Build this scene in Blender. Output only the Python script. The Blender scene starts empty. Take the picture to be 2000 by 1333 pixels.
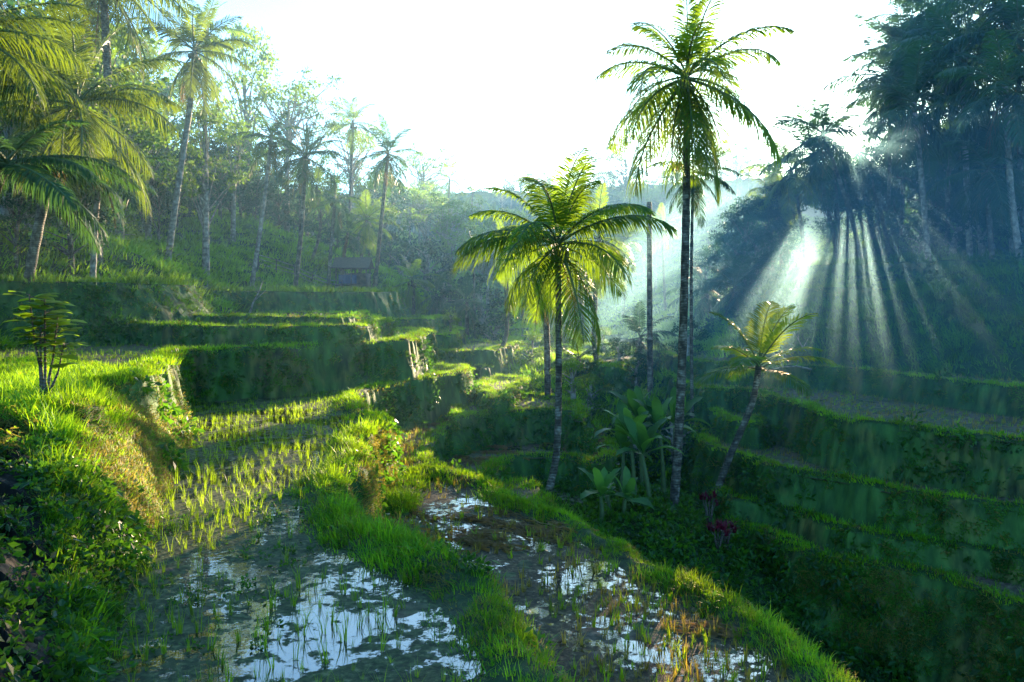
import bpy, math, random
import numpy as np
from mathutils import Vector, Matrix, Euler
random.seed(7)
RG = np.random.default_rng(11)
F = 1570.0; HZ = 580.0
C = bpy.context.scene.collection
pi = math.pi
SUN = Vector(((1662-1000)/F, 1.0, (HZ-272)/F)).normalized()

# ------------------------------------------------------------------ objects
def tag(o, label=None, cat=None, group=None, kind=None):
    if label: o['label'] = label
    if cat: o['category'] = cat
    if group: o['group'] = group
    if kind: o['kind'] = kind
    return o
def empty(name, loc, label, cat, group=None):
    o = bpy.data.objects.new(name, None); C.objects.link(o); o.location = loc
    o.empty_display_size = .3
    return tag(o, label, cat, group)
def link(name, me, parent=None, loc=(0,0,0), rot=(0,0,0), sc=1.0):
    o = bpy.data.objects.new(name, me); C.objects.link(o)
    o.location = loc; o.rotation_euler = rot
    o.scale = (sc,sc,sc) if isinstance(sc,(int,float)) else sc
    if parent is not None: o.parent = parent
    return o
def mesh_np(name, co, quads=None, tris=None, mats=(), midx=None, smooth=True):
    me = bpy.data.meshes.new(name)
    co = np.asarray(co, dtype=np.float32)
    me.vertices.add(len(co)); me.vertices.foreach_set('co', co.ravel())
    nq = 0 if quads is None else len(quads); nt = 0 if tris is None else len(tris)
    if nq+nt:
        li = []
        if nq: li.append(np.asarray(quads).ravel())
        if nt: li.append(np.asarray(tris).ravel())
        li = np.concatenate(li).astype(np.int32)
        me.loops.add(len(li)); me.loops.foreach_set('vertex_index', li)
        me.polygons.add(nq+nt)
        st = np.concatenate([np.arange(nq)*4, nq*4+np.arange(nt)*3]).astype(np.int32)
        me.polygons.foreach_set('loop_start', st)
        if midx is not None: me.polygons.foreach_set('material_index', np.asarray(midx, dtype=np.int32))
        me.polygons.foreach_set('use_smooth', np.full(nq+nt, smooth))
    for m in mats: me.materials.append(m)
    me.update(calc_edges=True)
    return me
class MB:
    """collects quads/tris of one mesh"""
    def __init__(s): s.v=[]; s.q=[]; s.t=[]; s.n=0; s.qm=[]; s.tm=[]
    def add(s, co, quads=None, tris=None, m=0):
        co = np.asarray(co, dtype=float).reshape(-1,3)
        s.v.append(co)
        if quads is not None and len(quads):
            quads = np.asarray(quads).reshape(-1,4); s.q.append(quads+s.n); s.qm += [m]*len(quads)
        if tris is not None and len(tris):
            tris = np.asarray(tris).reshape(-1,3); s.t.append(tris+s.n); s.tm += [m]*len(tris)
        s.n += len(co)
    def arrays(s):
        return (np.concatenate(s.v) if s.v else np.zeros((0,3)),
                np.concatenate(s.q) if s.q else None, np.concatenate(s.t) if s.t else None, s.qm+s.tm)
    def mesh(s, name, mats, smooth=True):
        v,q,t,m = s.arrays()
        return mesh_np(name, v, q, t, mats, m, smooth)
def tube(mb, pts, rad, n=8, m=0, cap=True):
    pts = [Vector(p) for p in pts]; k = len(pts)
    vs = []
    up = Vector((0,1,0))
    for i,p in enumerate(pts):
        d = (pts[min(i+1,k-1)]-pts[max(i-1,0)]).normalized()
        a = d.cross(up)
        if a.length < .05: a = d.cross(Vector((1,0,0)))
        a.normalize(); b = d.cross(a)
        r = rad[i] if hasattr(rad,'__len__') else rad
        for j in range(n):
            t = 2*pi*j/n
            vs.append(p + a*(math.cos(t)*r) + b*(math.sin(t)*r))
    q = [[i*n+j, i*n+(j+1)%n, (i+1)*n+(j+1)%n, (i+1)*n+j] for i in range(k-1) for j in range(n)]
    tr = []
    if cap:
        vs.append(pts[-1]); c = len(vs)-1
        tr = [[(k-1)*n+j, (k-1)*n+(j+1)%n, c] for j in range(n)]
    mb.add(np.array([tuple(v) for v in vs]), q, tr, m)

# ------------------------------------------------------------------ noise
_T = np.random.default_rng(5).random((256,256))
def vn(x, y):
    xi = np.floor(x).astype(int); yi = np.floor(y).astype(int)
    fx = x-xi; fy = y-yi
    fx = fx*fx*(3-2*fx); fy = fy*fy*(3-2*fy)
    a=_T[xi%256,yi%256]; b=_T[(xi+1)%256,yi%256]; c=_T[xi%256,(yi+1)%256]; d=_T[(xi+1)%256,(yi+1)%256]
    return (a*(1-fx)+b*fx)*(1-fy)+(c*(1-fx)+d*fx)*fy-.5
def fbm(x, y, s=1.0, o=3):
    r = 0; a = 1.0
    for i in range(o):
        r = r + a*vn(x*s+17.3*i, y*s+9.1*i); s *= 2.07; a *= .5
    return r

# ------------------------------------------------------------------ materials
def new_mat(name):
    m = bpy.data.materials.new(name); m.use_nodes = True
    nt = m.node_tree; nt.nodes.clear()
    return m, nt, nt.nodes, nt.links
def nd(N, t, **kw):
    n = N.new(t)
    for k,v in kw.items(): setattr(n, k, v)
    return n
def ramp(N, L, fac, stops):
    r = N.new('ShaderNodeValToRGB')
    e = r.color_ramp.elements
    while len(e) < len(stops): e.new(.5)
    for i,(p,c) in enumerate(stops):
        e[i].position = p; e[i].color = (*c,1) if len(c)==3 else c
    L.new(fac, r.inputs[0]); return r
def leaf_mat(name, c1, c2, tcol, tf=.45, rough=.45, scale=.6, spec=.3, tip=None):
    m,nt,N,L = new_mat(name)
    out = N.new('ShaderNodeOutputMaterial')
    pr = N.new('ShaderNodeBsdfPrincipled'); tr = N.new('ShaderNodeBsdfTranslucent'); mx = N.new('ShaderNodeMixShader')
    oi = N.new('ShaderNodeObjectInfo'); ge = N.new('ShaderNodeNewGeometry')
    no = nd(N,'ShaderNodeTexNoise'); no.inputs['Scale'].default_value = scale; no.inputs['Detail'].default_value = 4
    L.new(ge.outputs['Position'], no.inputs['Vector'])
    ad = nd(N,'ShaderNodeMath',operation='MULTIPLY_ADD'); ad.inputs[1].default_value = .35
    L.new(oi.outputs['Random'], ad.inputs[0]); L.new(no.outputs['Fac'], ad.inputs[2])
    r = ramp(N, L, ad.outputs[0], [(.42,c1),(.85,c2)])
    L.new(r.outputs[0], pr.inputs['Base Color'])
    pr.inputs['Roughness'].default_value = rough; pr.inputs['Specular IOR Level'].default_value = spec
    t1 = tuple(c*.45 for c in tcol)
    r2 = ramp(N, L, ad.outputs[0], [(.4,t1),(.9,tcol)])
    L.new(r2.outputs[0], tr.inputs['Color'])
    mx.inputs[0].default_value = tf
    L.new(pr.outputs[0], mx.inputs[1]); L.new(tr.outputs[0], mx.inputs[2]); L.new(mx.outputs[0], out.inputs[0])
    return m
M = {}
M['palm'] = leaf_mat('palm_leaf', (.010,.045,.008), (.035,.10,.012), (.34,.56,.02), .42, .42, .5, .25)
M['young'] = leaf_mat('young_palm_leaf', (.02,.09,.01), (.05,.15,.015), (.42,.66,.03), .42, .4, .6, .25)
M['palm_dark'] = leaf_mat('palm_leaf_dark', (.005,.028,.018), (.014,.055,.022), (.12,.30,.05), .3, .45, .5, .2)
M['palm_dead'] = leaf_mat('palm_leaf_dead', (.10,.06,.02), (.16,.10,.035), (.4,.25,.05), .35, .6, .5)
M['sugar'] = leaf_mat('sugar_palm_leaf', (.010,.038,.010), (.04,.09,.012), (.30,.44,.02), .30, .45, .8, .25)
M['grass'] = leaf_mat('grass_blade', (.016,.10,.006), (.09,.31,.014), (.41,.70,.013), .5, .5, .7, .15)
M['shaded_grass'] = leaf_mat('shaded_grass_blade', (.010,.060,.008), (.055,.17,.016), (.2,.42,.02), .4, .6, .9, .1)  # darker grass copy; shade on walls and ledges is put into its colour
M['straw'] = leaf_mat('straw_blade', (.07,.065,.012), (.18,.145,.028), (.55,.47,.05), .45, .6, 1.5)
M['herb'] = leaf_mat('herb_leaf', (.004,.028,.006), (.015,.085,.010), (.15,.40,.015), .4, .4, 1.2)
M['rice'] = leaf_mat('rice_blade', (.02,.08,.006), (.05,.16,.008), (.5,.78,.02), .5, .45, .8, .2)
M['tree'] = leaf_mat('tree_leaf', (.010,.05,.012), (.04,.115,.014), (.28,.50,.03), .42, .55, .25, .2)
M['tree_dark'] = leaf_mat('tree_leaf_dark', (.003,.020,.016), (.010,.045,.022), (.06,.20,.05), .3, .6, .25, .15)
M['banana'] = leaf_mat('banana_leaf', (.010,.065,.02), (.04,.14,.03), (.22,.5,.05), .4, .45, 1.6, .3)
M['red'] = leaf_mat('red_leaf', (.04,.006,.010), (.12,.012,.03), (.35,.03,.07), .3, .5, 3, .15)
def bark_mat(name, c1, c2, c3, bands=14.0):
    m,nt,N,L = new_mat(name)
    out = N.new('ShaderNodeOutputMaterial'); pr = N.new('ShaderNodeBsdfPrincipled')
    ge = N.new('ShaderNodeNewGeometry')
    no = N.new('ShaderNodeTexNoise'); no.inputs['Scale'].default_value = 5; no.inputs['Detail'].default_value = 6
    L.new(ge.outputs['Position'], no.inputs['Vector'])
    wv = nd(N,'ShaderNodeTexWave',wave_type='BANDS',bands_direction='Z'); wv.inputs['Scale'].default_value = bands/4
    wv.inputs['Distortion'].default_value = 7; wv.inputs['Detail'].default_value = 3
    L.new(ge.outputs['Position'], wv.inputs['Vector'])
    r = ramp(N,L,no.outputs['Fac'],[(.38,c1),(.52,c2),(.66,c3)])
    mx = nd(N,'ShaderNodeMix',data_type='RGBA',blend_type='MULTIPLY'); mx.inputs[0].default_value=.4 if name!='pale_bark' else .15
    L.new(r.outputs[0], mx.inputs[6]); L.new(wv.outputs['Color'], mx.inputs[7])
    L.new(mx.outputs[2], pr.inputs['Base Color']); pr.inputs['Roughness'].default_value=.85
    bp = N.new('ShaderNodeBump'); bp.inputs['Strength'].default_value=.7; bp.inputs['Distance'].default_value=.03
    L.new(wv.outputs['Fac'], bp.inputs['Height']); L.new(bp.outputs[0], pr.inputs['Normal'])
    L.new(pr.outputs[0], out.inputs[0]); return m
M['bark'] = bark_mat('palm_bark', (.035,.03,.02),(.10,.09,.06),(.24,.225,.17))
M['bark_pale'] = bark_mat('pale_bark', (.11,.10,.075),(.21,.20,.16),(.34,.33,.28), 5)
M['wood'] = bark_mat('weathered_wood', (.05,.04,.03),(.10,.08,.06),(.16,.13,.1), 20)
def plain(name, c, rough=.7):
    m,nt,N,L = new_mat(name)
    out = N.new('ShaderNodeOutputMaterial'); pr = N.new('ShaderNodeBsdfPrincipled')
    ge = N.new('ShaderNodeNewGeometry'); no = N.new('ShaderNodeTexNoise'); no.inputs['Scale'].default_value=8; no.inputs['Detail'].default_value=5
    L.new(ge.outputs['Position'], no.inputs['Vector'])
    r = ramp(N,L,no.outputs['Fac'],[(.3,tuple(x*.55 for x in c)),(.7,c)])
    L.new(r.outputs[0], pr.inputs['Base Color']); pr.inputs['Roughness'].default_value=rough
    L.new(pr.outputs[0], out.inputs[0]); return m
M['blue'] = plain('blue_cloth',(.05,.08,.17)); M['stem'] = plain('green_stem',(.07,.12,.03))
M['nut'] = plain('coconut',(.12,.13,.03),.5); M['thatch'] = plain('thatch',(.10,.085,.07),.95)
M['white'] = plain('white_plastic',(.7,.75,.8),.5)

def terrain_mat():
    m,nt,N,L = new_mat('terrace_ground')
    out = N.new('ShaderNodeOutputMaterial'); pr = N.new('ShaderNodeBsdfPrincipled')
    ge = N.new('ShaderNodeNewGeometry'); P = ge.outputs['Position']
    at = nd(N,'ShaderNodeAttribute',attribute_name='zone')
    sp = N.new('ShaderNodeSeparateColor'); L.new(at.outputs['Color'], sp.inputs[0])
    def noise(s,d=5,v=None,r=.55):
        n=N.new('ShaderNodeTexNoise'); n.inputs['Scale'].default_value=s; n.inputs['Detail'].default_value=d; n.inputs['Roughness'].default_value=r
        L.new(v if v is not None else P, n.inputs['Vector']); return n
    mp = N.new('ShaderNodeMapping'); mp.inputs['Scale'].default_value=(1,1,.35); L.new(P, mp.inputs['Vector'])
    n1 = noise(.9); n2 = noise(7); nw = noise(3.2,6,mp.outputs[0]); nw2 = noise(.55,4)
    mud = ramp(N,L,n2.outputs['Fac'],[(.3,(.03,.023,.014)),(.5,(.08,.06,.036)),(.7,(.17,.135,.08))])
    alg = ramp(N,L,n2.outputs['Fac'],[(.3,(.015,.035,.008)),(.7,(.07,.10,.03))])
    def mix(f,a,b):
        x=nd(N,'ShaderNodeMix',data_type='RGBA'); 
        L.new(f,x.inputs[0]); L.new(a,x.inputs[6]); L.new(b,x.inputs[7]); return x.outputs[2]
    fa = ramp(N,L,n1.outputs['Fac'],[(.42,(0,0,0)),(.58,(1,1,1))])
    top = mix(fa.outputs[0], mud.outputs[0], alg.outputs[0])
    gr = ramp(N,L,n2.outputs['Fac'],[(.3,(.003,.016,.003)),(.7,(.014,.06,.006))])
    top = mix(sp.outputs[0], top, gr.outputs[0])
    wa = ramp(N,L,nw.outputs['Fac'],[(.30,(.008,.014,.005)),(.44,(.035,.045,.012)),(.58,(.11,.10,.025)),(.72,(.19,.145,.035))])
    wg = ramp(N,L,nw.outputs['Fac'],[(.3,(.010,.045,.009)),(.7,(.06,.15,.025))])
    fw = ramp(N,L,nw2.outputs['Fac'],[(.32,(0,0,0)),(.52,(1,1,1))])
    wall = mix(fw.outputs[0], wa.outputs[0], wg.outputs[0])
    col = mix(sp.outputs[1], top, wall)
    di = ramp(N,L,n2.outputs['Fac'],[(.3,(.005,.005,.003)),(.7,(.02,.017,.009))])
    col = mix(sp.outputs[2], col, di.outputs[0])
    L.new(col, pr.inputs['Base Color']); pr.inputs['Roughness'].default_value=.8; pr.inputs['Specular IOR Level'].default_value=.25
    bp = N.new('ShaderNodeBump'); bp.inputs['Strength'].default_value=.9; bp.inputs['Distance'].default_value=.08
    L.new(nw.outputs['Fac'], bp.inputs['Height']); L.new(bp.outputs[0], pr.inputs['Normal'])
    L.new(pr.outputs[0], out.inputs[0]); return m
M['ground'] = terrain_mat()
def water_mat(name, duck=.5, dcol=((.014,.025,.008),(.045,.065,.02),(.12,.13,.05))):
    m,nt,N,L = new_mat(name)
    out = N.new('ShaderNodeOutputMaterial')
    ge = N.new('ShaderNodeNewGeometry'); P = ge.outputs['Position']
    gl = N.new('ShaderNodeBsdfGlossy'); gl.inputs['Roughness'].default_value=.03; gl.inputs['Color'].default_value=(1,.96,.93,1)
    df = N.new('ShaderNodeBsdfDiffuse'); df.inputs['Color'].default_value=(.012,.013,.008,1)
    fr = N.new('ShaderNodeLayerWeight'); fr.inputs['Blend'].default_value=.62
    m1 = N.new('ShaderNodeMixShader'); L.new(fr.outputs['Fresnel'], m1.inputs[0]); L.new(df.outputs[0],m1.inputs[1]); L.new(gl.outputs[0],m1.inputs[2])
    nb = N.new('ShaderNodeTexNoise'); nb.inputs['Scale'].default_value=9; nb.inputs['Detail'].default_value=2; L.new(P,nb.inputs['Vector'])
    bp = N.new('ShaderNodeBump'); bp.inputs['Strength'].default_value=.06; bp.inputs['Distance'].default_value=.02
    L.new(nb.outputs['Fac'],bp.inputs['Height']); L.new(bp.outputs[0],gl.inputs['Normal'])
    n1 = N.new('ShaderNodeTexNoise'); n1.inputs['Scale'].default_value=.55; n1.inputs['Detail'].default_value=9; n1.inputs['Roughness'].default_value=.62; n1.inputs['Distortion'].default_value=.5
    L.new(P,n1.inputs['Vector'])
    n3 = N.new('ShaderNodeTexNoise'); n3.inputs['Scale'].default_value=5; n3.inputs['Detail'].default_value=8; n3.inputs['Roughness'].default_value=.7; L.new(P,n3.inputs['Vector'])
    ma = nd(N,'ShaderNodeMath',operation='MULTIPLY_ADD'); ma.inputs[1].default_value=.45; L.new(n3.outputs['Fac'],ma.inputs[0]); 
    mb_ = nd(N,'ShaderNodeMath',operation='MULTIPLY_ADD'); mb_.inputs[1].default_value=.55; mb_.inputs[2].default_value=0; L.new(n1.outputs['Fac'],mb_.inputs[0]); L.new(mb_.outputs[0],ma.inputs[2])
    f = ramp(N,L,ma.outputs[0],[(duck-.012,(0,0,0)),(duck+.012,(1,1,1))])
    n2 = N.new('ShaderNodeTexNoise'); n2.inputs['Scale'].default_value=14; n2.inputs['Detail'].default_value=5; L.new(P,n2.inputs['Vector'])
    dc = ramp(N,L,n2.outputs['Fac'],[(.35,dcol[0]),(.55,dcol[1]),(.7,dcol[2])])
    pr = N.new('ShaderNodeBsdfPrincipled'); L.new(dc.outputs[0],pr.inputs['Base Color']); pr.inputs['Roughness'].default_value=.75; pr.inputs['Specular IOR Level'].default_value=.2
    b2 = N.new('ShaderNodeBump'); b2.inputs['Distance'].default_value=.02; L.new(n2.outputs['Fac'],b2.inputs['Height']); L.new(b2.outputs[0],pr.inputs['Normal'])
    m2 = N.new('ShaderNodeMixShader'); L.new(f.outputs[0],m2.inputs[0]); L.new(m1.outputs[0],m2.inputs[1]); L.new(pr.outputs[0],m2.inputs[2])
    L.new(m2.outputs[0],out.inputs[0]); return m
M['water'] = water_mat('paddy_water', .489)
M['water2'] = water_mat('paddy_water_muddy', .46, ((.02,.016,.008),(.06,.048,.02),(.17,.135,.065)))

# ------------------------------------------------------------------ terrain
def U(px, py, z):
    D = -z*F/(py-HZ); return ((px-1000)/F*D, D)
def chaikin(p, n=2):
    p = np.asarray(p, float)
    for _ in range(n):
        q = np.roll(p,-1,0); p = np.stack([.75*p+.25*q, .25*p+.75*q],1).reshape(-1,2)
    return p
def poly(z, px, world=()):
    return chaikin([U(a,b,z) for a,b in px]+list(world), 2)
TERR = []   # name, z, polygon, steepness, bund height, wetness/mud
def T(z, px, world=(), steep=5.0, bund=.16, bw=.55, key=''):
    TERR.append(dict(z=z, p=poly(z,px,world), k=steep, b=bund, bw=bw, key=key))
T(-6.0, [(780,900),(940,948),(968,915),(1000,900),(1060,894),(1120,900),(1160,915),(1210,890),(1215,850),(1100,835),(880,835)], key='C', steep=3)
T(-5.9, [(958,960),(985,938),(1030,934),(1055,950),(1075,975),(1060,995),(1010,1000)], steep=1.5, key='M', bund=0)
T(-5.2, [(1760,1420),(1650,1345),(1590,1290),(1500,1232),(1400,1168),(1300,1122),(1246,1098),(1228,1070),(1160,1050),(1125,1016),(1010,993),(985,958),(940,945),(865,925),(840,890),(850,862),(896,832),(905,812),(830,790)],
  [(-9,34),(-9,24),(-5,12),(-3,6),(0,3.5),(5,3.5)], key='B', steep=3.5)
T(-4.8, [(880,830),(894,822),(960,812),(1050,806),(1108,808),(1128,828),(1150,815),(1120,780),(1000,770),(880,775)], key='E', steep=2.5)
T(-4.3, [(930,765),(955,790),(990,785),(1003,765),(1032,750),(1028,738),(935,742)], key='Fp', steep=3)
T(-3.9, [(850,716),(935,718),(946,728),(965,708)], [(-1,50),(-12,50),(-12,42)], key='T7', steep=4)
T(-3.5, [(1250,1600),(1150,1420),(1090,1295),(960,1150),(862,1095),(757,1053),(705,1021),(664,974),(671,943),(730,922),(716,895),(698,864),(768,835),(752,820),(700,806),(703,777),(742,762),(831,747),(918,732),(915,722)],
  [(-6,42),(-14,40),(-14,22),(-8,14),(-6,9),(-4.6,6),(-3.6,4),(0,3.6)], key='A', steep=6, bw=.7, bund=.18)
T(-3.1, [(790,697),(826,692),(930,690),(975,688),(990,680)], [(1,54),(-14,54),(-14,43)], key='T6', steep=4)
T(-2.3, [(755,663),(880,660),(892,656),(890,650)], [(-3,58),(-22,58),(-22,46)], key='T5', steep=4)
T(-1.9, [(-500,850),(0,824),(110,817),(180,810),(198,790),(168,757),(230,765),(286,748),(332,714),(348,692),(420,690),(500,686),(560,687),(620,679),(700,678),(795,672),(803,668)],
  [(-4.0,42),(-7,45),(-34,45),(-34,20)], key='T1', steep=4.5, bw=.8)
T(-1.5, [(640,627),(740,629),(838,629),(846,624)], [(-4.6,58),(-34,58),(-34,50)], key='T4', steep=4)
T(-1.25,[(120,637),(155,639),(300,641),(420,646),(500,644),(600,646),(722,643),(728,640)], [(-5.4,36),(-6.4,40),(-8,46),(-40,46),(-34,36)], key='T2', steep=5)
T(-1.0, [(290,621),(450,624),(560,627),(600,625),(672,627)], [(-7.2,38),(-8,46),(-40,46),(-34,40)], key='T3', steep=5)
# right bank
T(-7.4, [(1405,1010),(1431,1035),(1500,1048),(1536,1066),(1594,1100),(1667,1109),(1772,1119),(1851,1142),(1930,1174),(2000,1200),(2200,1280)], [(24,15),(40,40),(10,34)], key='R5', steep=2.2)
T(-6.83,[(1395,969),(1431,988),(1484,990),(1536,1000),(1594,1026),(1667,1048),(1772,1063),(1877,1077),(1930,1083),(2000,1100),(2200,1140)], [(30,18),(40,42),(9,36)], key='R4', steep=3.5)
T(-5.72,[(1372,872),(1390,884),(1436,893),(1510,921),(1562,930),(1667,946),(1772,972),(1877,986),(2000,1001),(2200,1020)], [(36,20),(40,44),(8,40)], key='R3', steep=4)
T(-5.0, [(1385,816),(1447,834),(1490,842),(1500,800),(1400,790)], key='R3b', steep=4)
T(-4.17,[(1345,764),(1420,766),(1470,769),(1500,782),(1562,796),(1594,815),(1667,831),(1750,838),(1825,849),(2000,867),(2200,880)], [(38,24),(44,46),(12,48),(8,46)], key='R2', steep=5)
T(-3.3, [(1335,711),(1420,716),(1500,719),(1600,722),(1700,731),(1780,742),(1850,750),(2000,767),(2200,790)], [(42,26),(48,50),(12,56),(8.5,52)], key='R1', steep=4)
# distant terraces straight ahead
for i,(y,D) in enumerate([(712,44),(700,48),(686,52),(676,56),(659,63),(643,71),(629,81),(617,92),(607,104),(598,118)]):
    z = -(y-HZ)*D/F
    xs = np.linspace(985 if i>1 else 1150, 1345, 12)
    pts = [(x, HZ - z*F/(D*(1+.05*math.sin(x*.02+i*1.9)+.03*math.sin(x*.051+i*.7)))) for x in xs]
    T(z, pts, [(D*.24,D+60),(-D*.02,D+60)], key='far%d'%i, steep=2.5, bund=.2, bw=.8)
TERR.sort(key=lambda t:t['z'])
# cliffs on the left
TERR.append(dict(z=.6, p=chaikin([(-34,27),(-22,30.5),(-19.5,31.5),(-17,33),(-16,35),(-15.6,38),(-17,43),(-34,48)]), k=1.3,b=0,bw=.5,key='cliff1'))
TERR.append(dict(z=.25,p=chaikin([(-30,42),(-18,43.5),(-14,45.5),(-11.5,47),(-10,48.5),(-8.6,50.5),(-7.8,54),(-9,66),(-34,70)]), k=2.2,b=.05,bw=.5,key='cliff2'))
# ledges of the right hill
TERR.append(dict(z=.35,p=chaikin([(15.5,49),(19,44.5),(22,41.5),(25.5,38.5),(32,34),(60,40),(60,60),(18,58)]), k=1.3,b=.15,bw=.7,key='ledge1'))
TERR.append(dict(z=1.9,p=chaikin([(18.5,56),(20,50),(22,48),(24,46),(27,43),(34,38),(60,44),(60,66),(22,64)]), k=1.5,b=.15,bw=.7,key='ledge2'))

def tps_fit(P):
    P = np.array(P,float); xy = P[:,:2]; n=len(P)
    d = np.linalg.norm(xy[:,None]-xy[None],axis=2)
    K = np.where(d>0, d**2*np.log(d+1e-9), 0) + np.eye(n)*2.0
    Q = np.c_[np.ones(n), xy]
    A = np.block([[K,Q],[Q.T,np.zeros((3,3))]])
    s = np.linalg.solve(A, np.r_[P[:,2],0,0,0])
    return xy, s
def tps_eval(fit, x, y):
    xy,s = fit; r = s[-3]+s[-2]*x+s[-1]*y
    for (a,b),w in zip(xy,s):
        d2 = (x-a)**2+(y-b)**2; r = r + w*.5*d2*np.log(d2+1e-9)
    return r
def pd(px,py,D): return ((px-1000)/F*D, D, (HZ-py)*D/F)
BASE = [pd(*t) for t in [
 # right hill
 (1500,712,40),(1700,722,37),(1900,742,33),(2000,752,31),(2300,770,28),(1620,590,43),(1800,590,40),(2000,600,36),(1640,545,49),(1800,545,47),
 (1620,512,56),(1720,500,54),(1850,470,52),(2000,440,49),(2300,420,40),(2400,300,60),(2100,340,75),(1850,420,75),(1650,500,75),(1560,520,70),(1560,560,55),(1480,600,55),(1400,660,50),
 (1700,470,110),(2100,320,120),(1500,480,110),
 # centre, far
 (1345,640,60),(1350,600,80),(1100,700,50),(1300,712,48),(1000,712,48),(1000,660,70),(1200,645,75),(1200,612,100),(1000,600,105),(1300,600,100),
 (1350,540,120),(900,520,140),(1050,505,170),(1200,455,190),(1400,405,190),(1550,430,190),(1700,420,190),(1000,440,230),(1200,400,260),(1450,370,260),(700,440,230),
 (800,600,75),(900,640,66),(850,560,100),
 # left hill
 (330,500,48),(450,515,52),(600,528,58),(740,540,64),(200,455,47),(100,470,40),(0,470,34),(-200,480,28),(-300,400,36),(0,360,60),(300,395,75),(500,430,85),(700,470,95),
 (300,300,120),(600,400,130),(-200,250,90),(0,250,150),
 (740,640,56),(760,615,60)]]
BASE += [(4.2,22.2,-6.55),(4.6,25,-6.6),(1.8,20.8,-6.6),(4.4,27.5,-6.6),(2,25,-6.95),(1.5,23.5,-7.05),(5.8,22,-7.9),(6.6,26,-7.4),(3,29,-6.9),(7,30,-7.4),(5,19,-9.0),(8,18,-9.6),(9,15,-9.8),(4,15,-8.5),(12,12,-10),(0,34,-6.3),(5,36,-6.4),(9,36,-6.6),(2,40,-4.9),(6,42,-5.0),(0,20,-7),(-4,20,-6.5),
 (-8,30,-6),(-4,40,-5.2),(-10,15,-5),(-20,20,-3.4),(-20,32,-2.0),(-12,45,-2.6),(-6,50,-3.6),(-3,5,-5.5),(3,5,-7.5),(10,5,-9.5),(14,26,-8.2),(20,20,-8.5),(0,0,-6),
 (-25,40,-.5),(-15,42,-1.8)]
FIT = tps_fit(BASE)
LB = [(-3.6,7.3,-3.75),(-4.4,9.4,-3.75),(-5.4,11.9,-3.75),(-6.0,13.6,-3.75),(-6.6,15.5,-3.75),(-7.5,17.8,-3.75),(-2.9,5.5,-3.75),(-2.5,4,-3.75),(-8.6,21,-3.8),
 (-8.7,18.6,-1.85),(-9.3,17.4,-1.9),(-7.0,13.8,-1.85),(-6.3,12.2,-1.95),(-9.1,20,-2.0),(-7.5,15.6,-1.85),(-8.0,17.1,-1.85),(-8.4,15.5,-1.9),
 (-4.0,6.2,-2.7),(-4.6,7.2,-2.6),(-5.6,9.2,-2.5),(-6.6,10.5,-2.2),(-7.6,12,-1.95),(-9,12,-1.9),(-4.6,4.5,-2.6),(-3.6,4.6,-2.9),(-6.4,7.6,-2.0),(-7.4,9.6,-1.9),(-6,4.5,-1.9),(-5.5,10.6,-2.6),(-11,15,-1.95),(-10,9,-1.7)]
LFIT = tps_fit(LB)
BUNDS = [(-5.2, [(768,1000),(790,945),(830,928),(870,932)], .22, .45)]

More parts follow.
